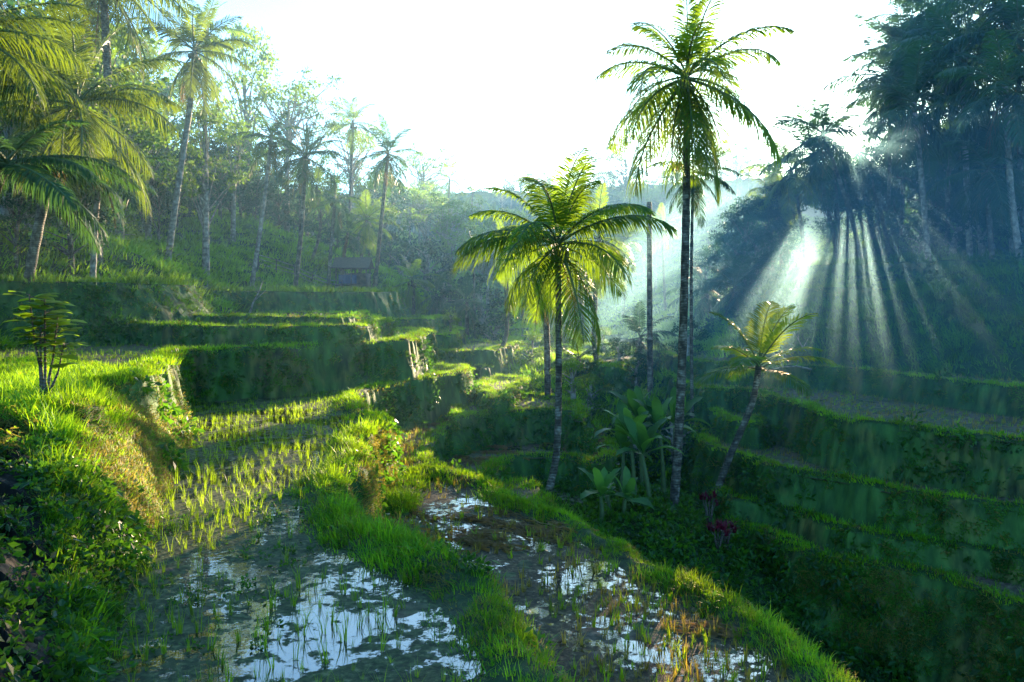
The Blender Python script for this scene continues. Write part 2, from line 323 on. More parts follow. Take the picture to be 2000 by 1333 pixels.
def seg_dist(x, y, p, closed=True):
    n = len(p); d = np.full(x.shape, 1e9); ins = np.zeros(x.shape, bool)
    for i in range(n if closed else n-1):
        ax,ay = p[i]; bx,by = p[(i+1)%n]
        ex,ey = bx-ax, by-ay; L2 = ex*ex+ey*ey+1e-12
        t = np.clip(((x-ax)*ex+(y-ay)*ey)/L2,0,1)
        dd = (x-ax-t*ex)**2+(y-ay-t*ey)**2
        np.minimum(d,dd,out=d)
        if closed:
            c = ((ay>y)!=(by>y))
            if abs(by-ay) > 1e-12: ins ^= c & (x < (bx-ax)*(y-ay)/(by-ay)+ax)
    d = np.sqrt(d)
    return np.where(ins, d, -d) if closed else d
def height(x, y):
    """returns height, owner, grass mask, mud noise"""
    x = np.asarray(x,float); y = np.asarray(y,float)
    sh = x.shape; x = x.ravel(); y = y.ravel()
    r = np.hypot(x,y)
    H = tps_eval(FIT,x,y)
    H += fbm(x,y,.12,3)*np.clip(r/40,.15,3.0) + fbm(x,y,.9,3)*.22
    own = np.zeros(len(x),int); g = np.ones(len(x)); wet = np.zeros(len(x))
    n1 = fbm(x,y,.9,3); n2 = fbm(x+50,y,4.0,2)
    for i,t in enumerate(TERR):
        p = t['p']; mn = p.min(0)-4; mx = p.max(0)+4
        s = np.where((x>mn[0])&(x<mx[0])&(y>mn[1])&(y<mx[1]))[0]
        if not len(s): continue
        X=x[s]; Y=y[s]
        sc = np.clip(r[s]/25,.6,3)
        sd = seg_dist(X,Y,p) + (n1[s]*.28+n2[s]*.13)*sc*.9
        bw = t['bw']; far = t['key'].startswith('far')
        b = np.clip(1-np.abs(sd-bw*.45)/(bw*.75),0,1); b = b*b*(3-2*b)
        z = t['z'] + t['b']*b + np.where(sd>bw, n1[s]*.05+n2[s]*.03, n1[s]*.10)
        z = np.where(sd<0, t['z']+t['b']*.35+n1[s]*.10 + sd*t['k']*(1+n2[s]*.25), z)
        up = z > H[s]
        ii = s[up]; H[ii] = z[up]; own[ii] = i+1
        gg = np.clip(1.25-np.clip(sd,0,9)/bw*.85,0,1)
        g[ii] = gg[up]; wet[ii] = (sd[up] > bw)
    # near left bank
    s = np.where((x<np.interp(y,[3,8,12,23],[-1.8,-2.9,-4.1,-4.6]))&(y<23)&(x>-14))[0]
    if len(s):
        X=x[s];Y=y[s]
        z = np.clip(tps_eval(LFIT,X,Y),-4.2,-1.82) + n1[s]*.12+n2[s]*.05
        path = np.clip(1.3-np.abs(X-(-3.75-(Y-6)*.62)+n1[s]*.3)/.5,0,1)*(Y<12)*(Y>3)
        Yw = Y+n1[s]*.5+X*.25; st = np.floor(Yw/.85)*.85; Y=Yw*(1)  # worn steps
        z = z - path*(.10+ ((Y-st)/.85)*.16) + path*(fbm(X,y[s],5.0,4)*.10)
        Y=y[s]
        up = z > H[s]
        ii = s[up]; H[ii]=z[up]; own[ii]=len(TERR)+1; g[ii]=np.where(path[up]>.35,0,1); wet[ii]=-1*(path[up]>.35)
    for z0,px,h,w in BUNDS:
        p = np.array([U(a,b,z0) for a,b in px]); d = seg_dist(x,y,p,False)+n1*.15
        z = z0 + h*np.clip(1.4-d/w,0,1)
        up = (z>H)&(d<w*1.2); H[up]=z[up]; g[up]=1; wet[up]=0
    return H.reshape(sh), own.reshape(sh), g.reshape(sh), wet.reshape(sh)
def hgt(x,y): return float(height(np.array([x]),np.array([y]))[0][0])

NC, NR1, NR2 = 1150, 1500, 260
ang = np.linspace(math.radians(-47), math.radians(47), NC)
rr = np.concatenate([np.geomspace(3.5,75,NR1), np.geomspace(75,420,NR2+1)[1:]])
AA, RR = np.meshgrid(ang, rr)
GX = np.sin(AA)*RR; GY = np.cos(AA)*RR
GH, GO, GG, GW = height(GX, GY)
nr, nc = GX.shape
# slopes
def grad(a, GX, GY):
    P = np.stack([GX,GY,a],2)
    du = np.gradient(P,axis=1); dv = np.gradient(P,axis=0)
    n = np.cross(du,dv); ln = np.linalg.norm(n,axis=2)
    area = ln
    n = n/(ln[...,None]+1e-12)
    n = np.where(n[...,2:3]<0,-n,n)
    return n, area
GN_, GA = grad(GH,GX,GY)
wallm = np.clip((.80-GN_[...,2])/.25,0,1)
hillmask = (GO==0)|(GO>=len(TERR)-3)
wallm = np.where((GO==0), wallm*.25, wallm)
dirt = (GW<0).astype(float)
zone = np.stack([GG, wallm, dirt, np.ones_like(GG)],2).reshape(-1,4).astype(np.float32)
idx = np.arange(nr*nc).reshape(nr,nc)
quad = np.stack([idx[:-1,:-1],idx[:-1,1:],idx[1:,1:],idx[1:,:-1]],2).reshape(-1,4)
hz = GH.ravel()[quad]; oq = GO.ravel()[quad]
qo = np.take_along_axis(oq, hz.argmax(1)[:,None],1)[:,0]
allco = np.stack([GX,GY,GH],2).reshape(-1,3)
# vertex normals shared between neighbouring pieces: keep smooth shading seamless
for o_ in np.unique(qo):
    q = quad[qo==o_]
    if len(q) < 50: continue
    u, inv = np.unique(q, return_inverse=True)
    nm = 'hillside' if (o_==0) else ('bank' if o_==len(TERR)+1 or o_>len(TERR)-4 else 'rice_terrace')
    me = mesh_np(nm, allco[u], inv.reshape(-1,4), None, [M['ground']])
    ca = me.color_attributes.new('zone','FLOAT_COLOR','POINT'); ca.data.foreach_set('color', zone[u].ravel())
    o = link(nm, me); tag(o, kind='structure')

# water sheets
def water(z, key, mat, dz=.0, clip=None):
    t = [t for t in TERR if t['key']==key][0]
    p = t['p']; c = p.mean(0)
    import mathutils
    tri = mathutils.geometry.tessellate_polygon([[Vector((a,b,0)) for a,b in p]])
    me = mesh_np('paddy_water', np.c_[p, np.full(len(p), z+dz)], None, np.array(tri), [mat], smooth=False)
    tag(link('paddy_water', me), kind='structure')
water(-3.5,'A',M['water'],.03); water(-5.2,'B',M['water2'],.02); water(-6.0,'C',M['water2'],-.005)
for k in ('R2','R3','T7','E'):
    t=[t for t in TERR if t['key']==k][0]; water(t['z'],k,M['water2'],-.02)
p = [(-1.5,21.5),(1.8,21.8),(3.4,23.6),(3.4,26.5),(1,29),(-1.2,25)]
import mathutils
tri = mathutils.geometry.tessellate_polygon([[Vector((a,b,0)) for a,b in p]])
tag(link('pond_water', mesh_np('pond_water', [(a,b,-6.86) for a,b in p], None, np.array(tri), [M['water']], smooth=False)), kind='structure')

# ------------------------------------------------------------------ scatter (geometry nodes, self-contained)
def scatter(name, label, pts, rot, scl, variants, mats, cat=None):
    """variants: list of MB around the origin; copies of them on every point"""
    vs=[];qs=[];ts=[];mi=[];mt=[];grp=[];n=0
    for gi,mb in enumerate(variants):
        v,q,t,m = mb.arrays(); vs.append(v); 
        nq = 0 if q is None else len(q)
        if q is not None: qs.append(q+n); mi += m[:nq]
        if t is not None: ts.append(t+n); mt += m[nq:]
        grp += [gi]*len(v); n += len(v)
    vs.append(np.asarray(pts)); N = len(pts)
    me = mesh_np(name, np.concatenate(vs), np.concatenate(qs) if qs else None, np.concatenate(ts) if ts else None, mats, mi+mt, False)
    def attr(nm,ty,arr,f='value'):
        a = me.attributes.new(nm,ty,'POINT'); a.data.foreach_set(f, np.asarray(arr).ravel())
    attr('is_src','BOOLEAN', np.r_[np.ones(n,bool),np.zeros(N,bool)])
    attr('grp','INT', np.r_[np.array(grp),np.zeros(N,int)].astype(np.int32))
    attr('rot','FLOAT_VECTOR', np.r_[np.zeros((n,3)),rot].astype(np.float32),'vector')
    attr('scl','FLOAT', np.r_[np.ones(n),scl].astype(np.float32))
    attr('pick','INT', np.r_[np.zeros(n,int),RG.integers(0,len(variants),N)].astype(np.int32))
    ng = bpy.data.node_groups.get('scatter_nodes')
    if ng is None:
        ng = bpy.data.node_groups.new('scatter_nodes','GeometryNodeTree')
        ng.interface.new_socket('Geometry',in_out='INPUT',socket_type='NodeSocketGeometry')
        ng.interface.new_socket('Geometry',in_out='OUTPUT',socket_type='NodeSocketGeometry')
        Nn,L = ng.nodes, ng.links
        gi=Nn.new('NodeGroupInput'); go=Nn.new('NodeGroupOutput')
        def na(nm,ty):
            a=Nn.new('GeometryNodeInputNamedAttribute'); a.data_type=ty; a.inputs[0].default_value=nm
            return [s for s in a.outputs if s.enabled][0]
        sep=Nn.new('GeometryNodeSeparateGeometry'); sep.domain='POINT'
        L.new(gi.outputs[0],sep.inputs[0]); L.new(na('is_src','BOOLEAN'),sep.inputs[1])
        sp=Nn.new('GeometryNodeSplitToInstances'); sp.domain='POINT'
        L.new(sep.outputs[0],sp.inputs[0]); L.new(na('grp','INT'),sp.inputs['Group ID'])
        ip=Nn.new('GeometryNodeInstanceOnPoints'); L.new(sep.outputs[1],ip.inputs['Points']); L.new(sp.outputs[0],ip.inputs['Instance'])
        ip.inputs['Pick Instance'].default_value=True
        L.new(na('pick','INT'),ip.inputs['Instance Index'])
        er=Nn.new('FunctionNodeEulerToRotation'); L.new(na('rot','FLOAT_VECTOR'),er.inputs[0]); L.new(er.outputs[0],ip.inputs['Rotation'])
        L.new(na('scl','FLOAT'),ip.inputs['Scale']); L.new(ip.outputs[0],go.inputs[0])
    o = link(name, me); md = o.modifiers.new('scatter','NODES'); md.node_group = ng
    tag(o, label, cat or name.replace('_',' '), None, 'stuff')
    return o
def blades(n, h, w, spread, bend, seed, m=0, segs=3, hv=.4, mb=None):
    rg = np.random.default_rng(seed); mb = mb or MB()
    for i in range(n):
        a = rg.random()*2*pi; r = spread*math.sqrt(rg.random()); bx,by = r*math.cos(a), r*math.sin(a)
        d = a + rg.normal()*.8; hh = h*(1-hv+2*hv*rg.random()); b = bend*(.3+1.2*rg.random()); ww=w*(.7+.6*rg.random())
        sx,sy = -math.sin(d), math.cos(d)
        v=[]
        for k in range(segs+1):
            t=k/segs; out=b*hh*t*t; z=hh*(t-.35*b*t*t)
            cx=bx+math.cos(d)*out; cy=by+math.sin(d)*out; hw=ww*(1-t)**.7*.5
            if k<segs: v += [(cx-sx*hw,cy-sy*hw,z),(cx+sx*hw,cy+sy*hw,z)]
            else: v.append((cx,cy,z))
        q=[[2*k,2*k+1,2*k+3,2*k+2] for k in range(segs-1)]
        mb.add(v,q,[[2*segs-2,2*segs-1,2*segs]],m)
    return mb
def leafball(n, R, flat, ls, seed, m=0, mb=None, cen=(0,0,0), lw=.55, shell=.5):
    rg = np.random.default_rng(seed); mb = mb or MB()
    d = rg.normal(size=(n,3)); d /= np.linalg.norm(d,axis=1)[:,None]
    r = R*(shell+(1-shell)*rg.random(n))[:,None]
    c = d*r*np.array([1,1,flat]) + np.array(cen)
    # leaf: 4-vertex kite
    ax = rg.normal(size=(n,3))*.7 + d; ax[:,2] -= .35; ax /= np.linalg.norm(ax,axis=1)[:,None]
    sd = np.cross(ax, rg.normal(size=(n,3))); sd /= np.linalg.norm(sd,axis=1)[:,None]
    s = ls*(.6+.8*rg.random(n))[:,None]
    up = np.cross(ax,sd)
    v = np.stack([c, c+ax*s*.45+sd*s*lw*.5+up*s*.08, c+ax*s, c+ax*s*.45-sd*s*lw*.5+up*s*.08],1).reshape(-1,3)
    q = np.arange(4*n).reshape(n,4)
    mb.add(v,q,None,m); return mb
def sample(density, rmax=420, rmin=0):
    """density(array per cell) per m2 -> points, normals, radius"""
    lam = density*GA; lam = np.where((RR<rmax)&(RR>=rmin), lam, 0); lam = np.clip(lam,0,30)
    k = RG.poisson(lam); ii,jj = np.nonzero(k); rep = k[ii,jj]
    ii = np.repeat(ii,rep); jj = np.repeat(jj,rep)
    ok = (ii<nr-1)&(jj<nc-1); ii=ii[ok]; jj=jj[ok]
    u = RG.random(len(ii)); v = RG.random(len(ii))
    def bl(A):
        A00=A[ii,jj];A01=A[ii,jj+1];A10=A[ii+1,jj];A11=A[ii+1,jj+1]
        if A.ndim==3: U_=u[:,None];V_=v[:,None]
        else: U_=u;V_=v
        return (A00*(1-U_)+A01*U_)*(1-V_)+(A10*(1-U_)+A11*U_)*V_
    return np.stack([bl(GX),bl(GY),bl(GH)],1), GN_[ii,jj], GO[ii,jj]
def tilt_rot(nrm, amount):
    """euler XYZ which turns +Z part way toward the normal, with random spin"""
    n = np.array([0,0,1.])*(1-amount)+nrm*amount; n /= np.linalg.norm(n,axis=1)[:,None]
    N_ = len(n); spin = RG.random(N_)*2*pi
    # columns: x', y', z'=n
    h = np.stack([np.cos(spin),np.sin(spin),np.zeros(N_)],1)
    x = h-(h*n).sum(1)[:,None]*n; x/=np.linalg.norm(x,axis=1)[:,None]; y=np.cross(n,x)
    # euler XYZ from matrix R=[x y n]
    ry = -np.arcsin(np.clip(x[:,2],-1,1)); rx = np.arctan2(y[:,2],n[:,2]); rz = np.arctan2(x[:,1],x[:,0])
    return np.stack([rx,ry,rz],1)

z3_=lambda n: np.stack([RG.normal(size=n)*.2,RG.normal(size=n)*.2,RG.random(n)*6.28],1)
steepc = 1-GN_[...,2]
isT = (GO>0)
lawn = GG*(1-np.clip(wallm*1.4,0,1))
wallc = np.where(isT&~((GO==len(TERR)+1)&(GY<11)), wallm, 0)
dist = RR
# grass on rims and lips
gvar = [blades(22,.10,.012,.13,.7,s,hv=.6) for s in range(6)]+[blades(16,.07,.011,.13,.9,s,hv=.6,m=1) for s in (7,8)]+[blades(9,.22,.012,.10,.6,9,hv=.5)]
gvarM = [blades(26,.125,.022,.26,.6,20+s,segs=2,hv=.6) for s in range(4)]+[blades(18,.10,.02,.26,.9,27,segs=2,m=1)]
gvarF = [blades(30,.34,.05,.55,.7,40+s,segs=2,hv=.6) for s in range(4)]
gp = np.clip(fbm(GX,GY,1.1,3)*2.2+1.0,.25,1.6)
P_,N_,O_ = sample(lawn*gp*np.where(isT|(GO==len(TERR)+1),115,0), 21)
scatter('grass', 'short bright grass on the nearest terrace rims', P_, tilt_rot(N_,.35), (.55+RG.random(len(P_))*.9)*(1+.8*np.clip(fbm(P_[:,0],P_[:,1],.8,2),-.5,.5)), gvar, [M['grass'],M['straw']])
print('grass near', len(P_))
cl=(GO==len(TERR))|(GO==len(TERR)-1)|(GO==len(TERR)-2)|(GO==len(TERR)-3)
P_,N_,O_ = sample(lawn*np.where(isT&~cl,30,0), 62, 21)
scatter('grass', 'grass on the rims of the terraces in the middle distance', P_, tilt_rot(N_,.35), .6+RG.random(len(P_))*.7, gvarM, [M['grass'],M['straw']])
print('grass mid', len(P_))
P_,N_,O_ = sample(np.where((GO==0)|((GO>len(TERR)-4)&(wallm<.3)), 3.6, np.where((lawn>.5)&(RR>60),2.5,0)), 190, 32)
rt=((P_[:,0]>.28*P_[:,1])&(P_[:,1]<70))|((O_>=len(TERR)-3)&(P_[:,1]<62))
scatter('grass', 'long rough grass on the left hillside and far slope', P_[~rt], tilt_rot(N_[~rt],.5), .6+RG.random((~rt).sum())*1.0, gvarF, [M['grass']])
scatter('grass', 'shaggy grass coloured dark for shade on the ledges and cut banks of both hills', P_[rt], tilt_rot(N_[rt],.8), .5+RG.random(rt.sum())*.8, gvarF, [M['shaded_grass']])
print('grass far', len(P_))
# wall growth: hanging straw and green
def hang(n,h,w,seed,ms):
    mb = MB(); rg=np.random.default_rng(seed)
    for i in range(n):
        m = ms[rg.integers(len(ms))]
        bx,by = rg.normal()*.10, rg.normal()*.10; d = rg.random()*2*pi; hh=h*(.5+rg.random()); ww=w*(.6+.8*rg.random())
        sx,sy=-math.sin(d),math.cos(d)
        pts=[(0,0),(.30,.28),(.5,.15),(.62,-.2)]
        v=[]
        for k,(o_,z_) in enumerate(pts):
            hw = ww*.5*(1-k/3)**.6
            cx=bx+math.cos(d)*o_*hh; cy=by+math.sin(d)*o_*hh
            if k<3: v+=[(cx-sx*hw,cy-sy*hw,z_*hh),(cx+sx*hw,cy+sy*hw,z_*hh)]
            else: v.append((cx,cy,z_*hh))
        mb.add(v,[[0,1,3,2],[2,3,5,4]],[[4,5,6]],m)
    return mb
hv = [hang(22,.15,.011,s,(0,0,1)) for s in range(3)]+[hang(22,.12,.012,9+s,(0,1,1)) for s in range(3)]
hvM = [hang(22,.19,.024,s+60,(0,0,1)) for s in range(3)]+[hang(22,.17,.022,69+s,(0,0,0)) for s in range(3)]
patch = np.clip(fbm(GX,GY,.7,3)*3+.55,.12,1)
P_,N_,O_ = sample(wallc*patch*60, 24)
scatter('trailing_grass', 'straw and green grass trailing down the nearest terrace walls', P_, tilt_rot(N_,.75), .6+RG.random(len(P_))*.8, hv, [M['shaded_grass'],M['straw']])
print('hang', len(P_))
P_,N_,O_ = sample(wallc*patch*13, 62, 22)
scatter('trailing_grass', 'grass trailing down the walls of the terraces further off', P_, tilt_rot(N_,.75), .6+RG.random(len(P_))*.8, hvM, [M['shaded_grass'],M['straw']])
print('hangM', len(P_))
gold=[hang(30,.15,.011,s+80,(1,1,1,0)) for s in range(4)]
P_,N_,O_ = sample(np.where((GO==len(TERR)+1)&(GY>10.9)&(GN_[...,2]<.9),85,0)+np.where(np.isin(GO,[i+1 for i,t in enumerate(TERR) if t['key']=='A'])&(GX>-4.5)&(GY<22),wallc*45,0), 24)
scatter('dry_grass','golden dry grass hanging on the sunlit earth faces of the near terraces',P_,tilt_rot(N_,.75),.6+RG.random(len(P_))*.8,gold,[M['grass'],M['straw']])
# broad leaved weeds on the near left bank and lower slopes
herb = []
for s in range(5):
    mb = leafball(26,.13,.8,.07,100+s); leafball(8,.2,.6,.11,120+s,mb=mb); herb.append(mb)
dens = np.where((GO==len(TERR)+1)&(GY<11.2+.35*(GX+6)+fbm(GX,GY,1.0,2)), 55, 0)*np.where(GW>=0,1,.45*(fbm(GX,GY,2.2,2)>-.05)) + np.where(np.isin(GO,[i+1 for i,t in enumerate(TERR) if t['key'] in ('A','B')]), lawn*np.clip(fbm(GX,GY,1.3,2)*30-2,0,12),0)
P_,N_,O_ = sample(dens, 19)
scatter('weeds', 'small broad leaved weeds on the dark bank beside the worn path', P_+np.array([0,0,.05]), tilt_rot(N_,.4), .5+RG.random(len(P_))*.9, herb, [M['herb']])
print('weeds', len(P_))
P_,N_,O_ = sample(np.where(wallc>.3, 5*np.clip(fbm(GX+9,GY,.5,2)*4+.2,0,1),0)+np.where((GO==0)&(RR<34),14,0), 42, 12)
scatter('weeds', 'leafy weeds covering the gully and the right hand terrace walls', P_+np.array([0,0,.05]), tilt_rot(N_,.5), 1.0+RG.random(len(P_))*1.6, herb, [M['herb']])
print('weeds2', len(P_))

ug=[leafball(90,.8,.6,.2,600+i,shell=.3) for i in range(4)]
P_,N_,O_=sample(np.where((GO==0)&(GY>44)&(GX<0),.35*np.clip(fbm(GX,GY,.12,2)*6+.4,0,1),0)*(RR>46),150,46)
scatter('undergrowth','low leafy undergrowth between the trees of the left slope',P_,z3_(len(P_)),.5+RG.random(len(P_))*1.3,ug,[M['tree']])
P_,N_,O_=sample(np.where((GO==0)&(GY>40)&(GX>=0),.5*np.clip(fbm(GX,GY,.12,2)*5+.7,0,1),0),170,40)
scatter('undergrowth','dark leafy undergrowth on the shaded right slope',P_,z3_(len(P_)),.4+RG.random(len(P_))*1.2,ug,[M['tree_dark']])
# rice seedlings in rows
def rice_points(key, spx, spy, ang_, dens=1.0, inner=.55, rmax=60, zoff=0):
    t=[t for t in TERR if t['key']==key][0]; p=t['p']; mn=p.min(0); mx=p.max(0)
    c,s=math.cos(ang_),math.sin(ang_); Rr=np.linalg.norm(mx-mn)
    a=np.arange(-Rr,Rr,spx); b=np.arange(-Rr,Rr,spy); A,B=np.meshgrid(a,b); A=A.ravel();B=B.ravel()
    A=A+RG.normal(size=len(A))*.03; B=B+RG.normal(size=len(A))*.035
    cx,cy=p.mean(0); x=cx+A*c-B*s+.25*np.sin(B*.4); y=cy+A*s+B*c+.25*np.sin(A*.3)
    keep=(np.hypot(x,y)<rmax)&(y>3)&(np.abs(x/y)<.95); x=x[keep];y=y[keep]
    H,O,G,W=height(x,y); i=[k for k,t_ in enumerate(TERR) if t_['key']==key][0]+1
    k=(O==i)&(W>0)&(RG.random(len(x))<dens*np.clip(fbm(x,y,.35,2)*3+1.0,.15,1)); 
    return np.stack([x[k],y[k],np.maximum(H[k],t['z'])-.02],1)
rv = [blades(10,.32,.011,.03,.35,200+s,segs=3) for s in range(5)]
rvM = [blades(7,.17,.016,.05,.35,220+s,segs=2) for s in range(4)]
PA = rice_points('A',.20,.22,.5,.95); r_=np.hypot(PA[:,0],PA[:,1])
# fewer seedlings on the open water nearest the viewer
k = (PA[:,1]>9.5)|(RG.random(len(PA))<.75); PA=PA[k]; r_=r_[k]
z3=lambda n: np.stack([RG.normal(size=n)*.08,RG.normal(size=n)*.08,RG.random(n)*6.28],1)
n_=PA[r_<24]; scatter('rice_seedlings','young rice seedlings standing in rows in the flooded left paddy',n_,z3(len(n_)),.45+RG.random(len(n_))*.75-.012*r_[r_<24]*.9,rv,[M['rice']])
f_=[PA[r_>=24]]
PB = rice_points('B',.19,.21,-.5,.9); r2=np.hypot(PB[:,0],PB[:,1])
stub=[blades(10,.19,.015,.035,.35,240+s,segs=2,m=(s+1)%2) for s in range(4)]
scatter('rice_stubble','short cut rice stubble in rows across the middle paddy',PB,z3(len(PB)),.6+RG.random(len(PB))*.9,stub,[M['rice'],M['straw']])
for key in ('C','T1','T2','T3','T4','T5','T6','T7','E','Fp'):
    f_.append(rice_points(key,.28,.30,.3,.8,rmax=56))
f_=np.concatenate(f_); scatter('rice_seedlings','young rice in the paddies of the left and middle terraces',f_,z3(len(f_)),.6+RG.random(len(f_))*.6,rvM,[M['rice']])
f2=np.concatenate([rice_points(k,.26,.3,.9,.75,rmax=56) for k in ('R1','R2','R3','R3b','R4','R5')])
stM=[blades(7,.16,.02,.06,.5,260+s,segs=2,m=s%2) for s in range(4)]
scatter('rice_stubble','dry rice stubble on the terraces of the right bank',f2,z3(len(f2)),.6+RG.random(len(f2))*.8,stM,[M['rice'],M['straw']])
print('rice', len(PA),len(PB),len(f_),len(f2))
# mats of rotting straw on the middle paddy
mats_=[]
for s in range(4):
    rg=np.random.default_rng(300+s); mb=MB()
    for i in range(40):
        a=rg.normal()*.5; L_=.12+.3*rg.random(); cx,cy=rg.normal()*.25,rg.normal()*.12; z=.01+.05*rg.random(); w=.006+.006*rg.random()
        dx,dy=math.cos(a)*L_/2,math.sin(a)*L_/2; nx,ny=-math.sin(a)*w,math.cos(a)*w
        mb.add([(cx-dx-nx,cy-dy-ny,z),(cx+dx-nx,cy+dy-ny,z+.03*rg.normal()),(cx+dx+nx,cy+dy+ny,z+.02),(cx-dx+nx,cy-dy+ny,z)],[[0,1,2,3]])
    mats_.append(mb)
iB=[k for k,t_ in enumerate(TERR) if t_['key']=='B'][0]+1; iA=[k for k,t_ in enumerate(TERR) if t_['key']=='A'][0]+1; iC=[k for k,t_ in enumerate(TERR) if t_['key']=='C'][0]+1
dm = np.where((GO==iB)&(GW>0), np.clip(fbm(GX,GY,.5,2)*9+.3,0,3),0)+np.where((GO==iC)&(GW>0),1.5,0)+0
P_,N_,O_=sample(dm,36)
P_[:,2]=np.maximum(P_[:,2], np.where(O_==iB,-5.2,np.where(O_==iA,-3.5,-6.0)))
scatter('rotting_straw','brown rotting straw lying on the mud of the middle paddy',P_,np.c_[np.zeros((len(P_),2)),.4*RG.normal(size=len(P_))-.4],.7+RG.random(len(P_))*.8,mats_,[M['palm_dead']])
# floating weed clumps on the nearest water
dm = np.where((GO==iA)&(GW>0)&(GY<14), np.clip(fbm(GX+3,GY+8,.8,3)*60-6,0,26),0)
P_,N_,O_=sample(dm,16); P_[:,2]=np.maximum(P_[:,2],-3.5)
scatter('water_weed','low clumps of water weed floating on the nearest paddy',P_,z3(len(P_)),.35+RG.random(len(P_))*.5,herb,[M['herb']])

# ------------------------------------------------------------------ palms
def frond_arrays(L, elev, seed, nl=46, lw=.045, ll=.75, curve=1.0, droop=.6, mb=None, base=None, az=0., m=0, mr=1, tatter=.0, roll=0.):
    """an arching pinnate leaf leaving the origin along +Y"""
    rg = np.random.default_rng(seed); mb = mb or MB()
    S = 16; pts=[Vector((0,0,0))]; e = elev; dirs=[]
    side=0; bend = rg.normal()*.015
    for i in range(S):
        t=i/S; d=Vector((math.sin(side)*math.cos(e), math.cos(side)*math.cos(e), math.sin(e))); dirs.append(d)
        pts.append(pts[-1]+d*(L/S))
        e -= curve*(.03+.115*t*t)*max(.2,math.cos(e)*.7+.45) ; e=max(e,-1.5); side+=bend
    dirs.append(dirs[-1])
    rotm = Matrix.Rotation(az,3,'Z'); off = Vector(base) if base is not None else Vector((0,0,0))
    V=[];Q=[];Tt=[];n=0
    for i in range(nl):
        t=.14+.86*(i+.5)/nl; s=t*S; k=min(int(s),S-1); f=s-k
        p=pts[k].lerp(pts[k+1],f); d=dirs[k].lerp(dirs[min(k+1,S)],f).normalized()
        sx=Vector((math.cos(roll),0,math.sin(roll))); sx=(sx-d*sx.dot(d)).normalized(); up=sx.cross(d)
        if up.z<0: up=-up
        prof=ll*(math.sin(pi*min(1,(t*.9+.12)))**.6)*(1 if t<.9 else .8)
        fw=.35+.9*t
        for sg in (-1,1):
            if rg.random()<tatter: continue
            l=prof*(.85+.3*rg.random()); w=lw*(.8+.4*rg.random())*min(1,L/3.5+.3)
            dv=(sx*sg + d*fw + up*(.25-.25*rg.random())).normalized()
            dr=droop*(.7+.6*rg.random())*(1-.65*max(0,math.sin(elev)))
            a=p; 
            m1=a+dv*l*.4+Vector((0,0,-.10*l*dr)); m2=a+dv*l*.72+Vector((0,0,-.36*l*dr)); en=a+dv*l*.9+Vector((0,0,-.78*l*dr))
            wv=(d*.8+up*.25*rg.normal()).normalized()
            V += [a-wv*w*.25,a+wv*w*.25,m1-wv*w*.5,m1+wv*w*.5,m2-wv*w*.4,m2+wv*w*.4,en]
            Q += [[n,n+1,n+3,n+2],[n+2,n+3,n+5,n+4]]; Tt+=[[n+4,n+5,n+6]]; n+=7
    V=[tuple(rotm@v+off) for v in V]
    mb.add(V,Q,Tt,m)
    tube(mb,[rotm@p_+off for p_ in pts[::2]],[.045*L/4*(1-.85*i/8)+.006 for i in range(9)],5,mr,False)
    return mb
ELEV=[1.35,1.05,.75,.42,.1,-.3,-.75,-1.1]
FROND={}
def frond_mesh(k, seed, mats, key, **kw):
    kk=(key,k,seed)
    if kk not in FROND:
        FROND[kk]=frond_arrays(1.0*kw.get('L',4.0), ELEV[k], 31*k+seed, **{a:b for a,b in kw.items() if a!='L'}).mesh('frond',mats)
    return FROND[kk]
def trunk_mesh(path, r0, r1, mat, n=10, k=26, name='trunk'):
    """path: control points relative to base, smoothed"""
    P=[Vector(p) for p in path]; out=[]
    for i in range(k+1):
        u=i/k*(len(P)-1); j=min(int(u),len(P)-2); f=u-j
        p0=P[max(j-1,0)];p1=P[j];p2=P[j+1];p3=P[min(j+2,len(P)-1)]
        out.append(.5*((2*p1)+(p2-p0)*f+(2*p0-5*p1+4*p2-p3)*f*f+(-p0+3*p1-3*p2+p3)*f**3))
    rad=[r1+(r0-r1)*(1-i/k)+r0*.7*max(0,1-i/k*14)**2 + r0*.05*((i%2)*2-1) for i in range(k+1)]
    mb=MB(); tube(mb,out,rad,n); return mb.mesh(name,[mat])
def at(px,py,D): return Vector(((px-1000)/F*D, D, (HZ-py)*D/F))
def ground_pt(px,D): 
    x=(px-1000)/F*D; return Vector((x,D,hgt(x,D)))
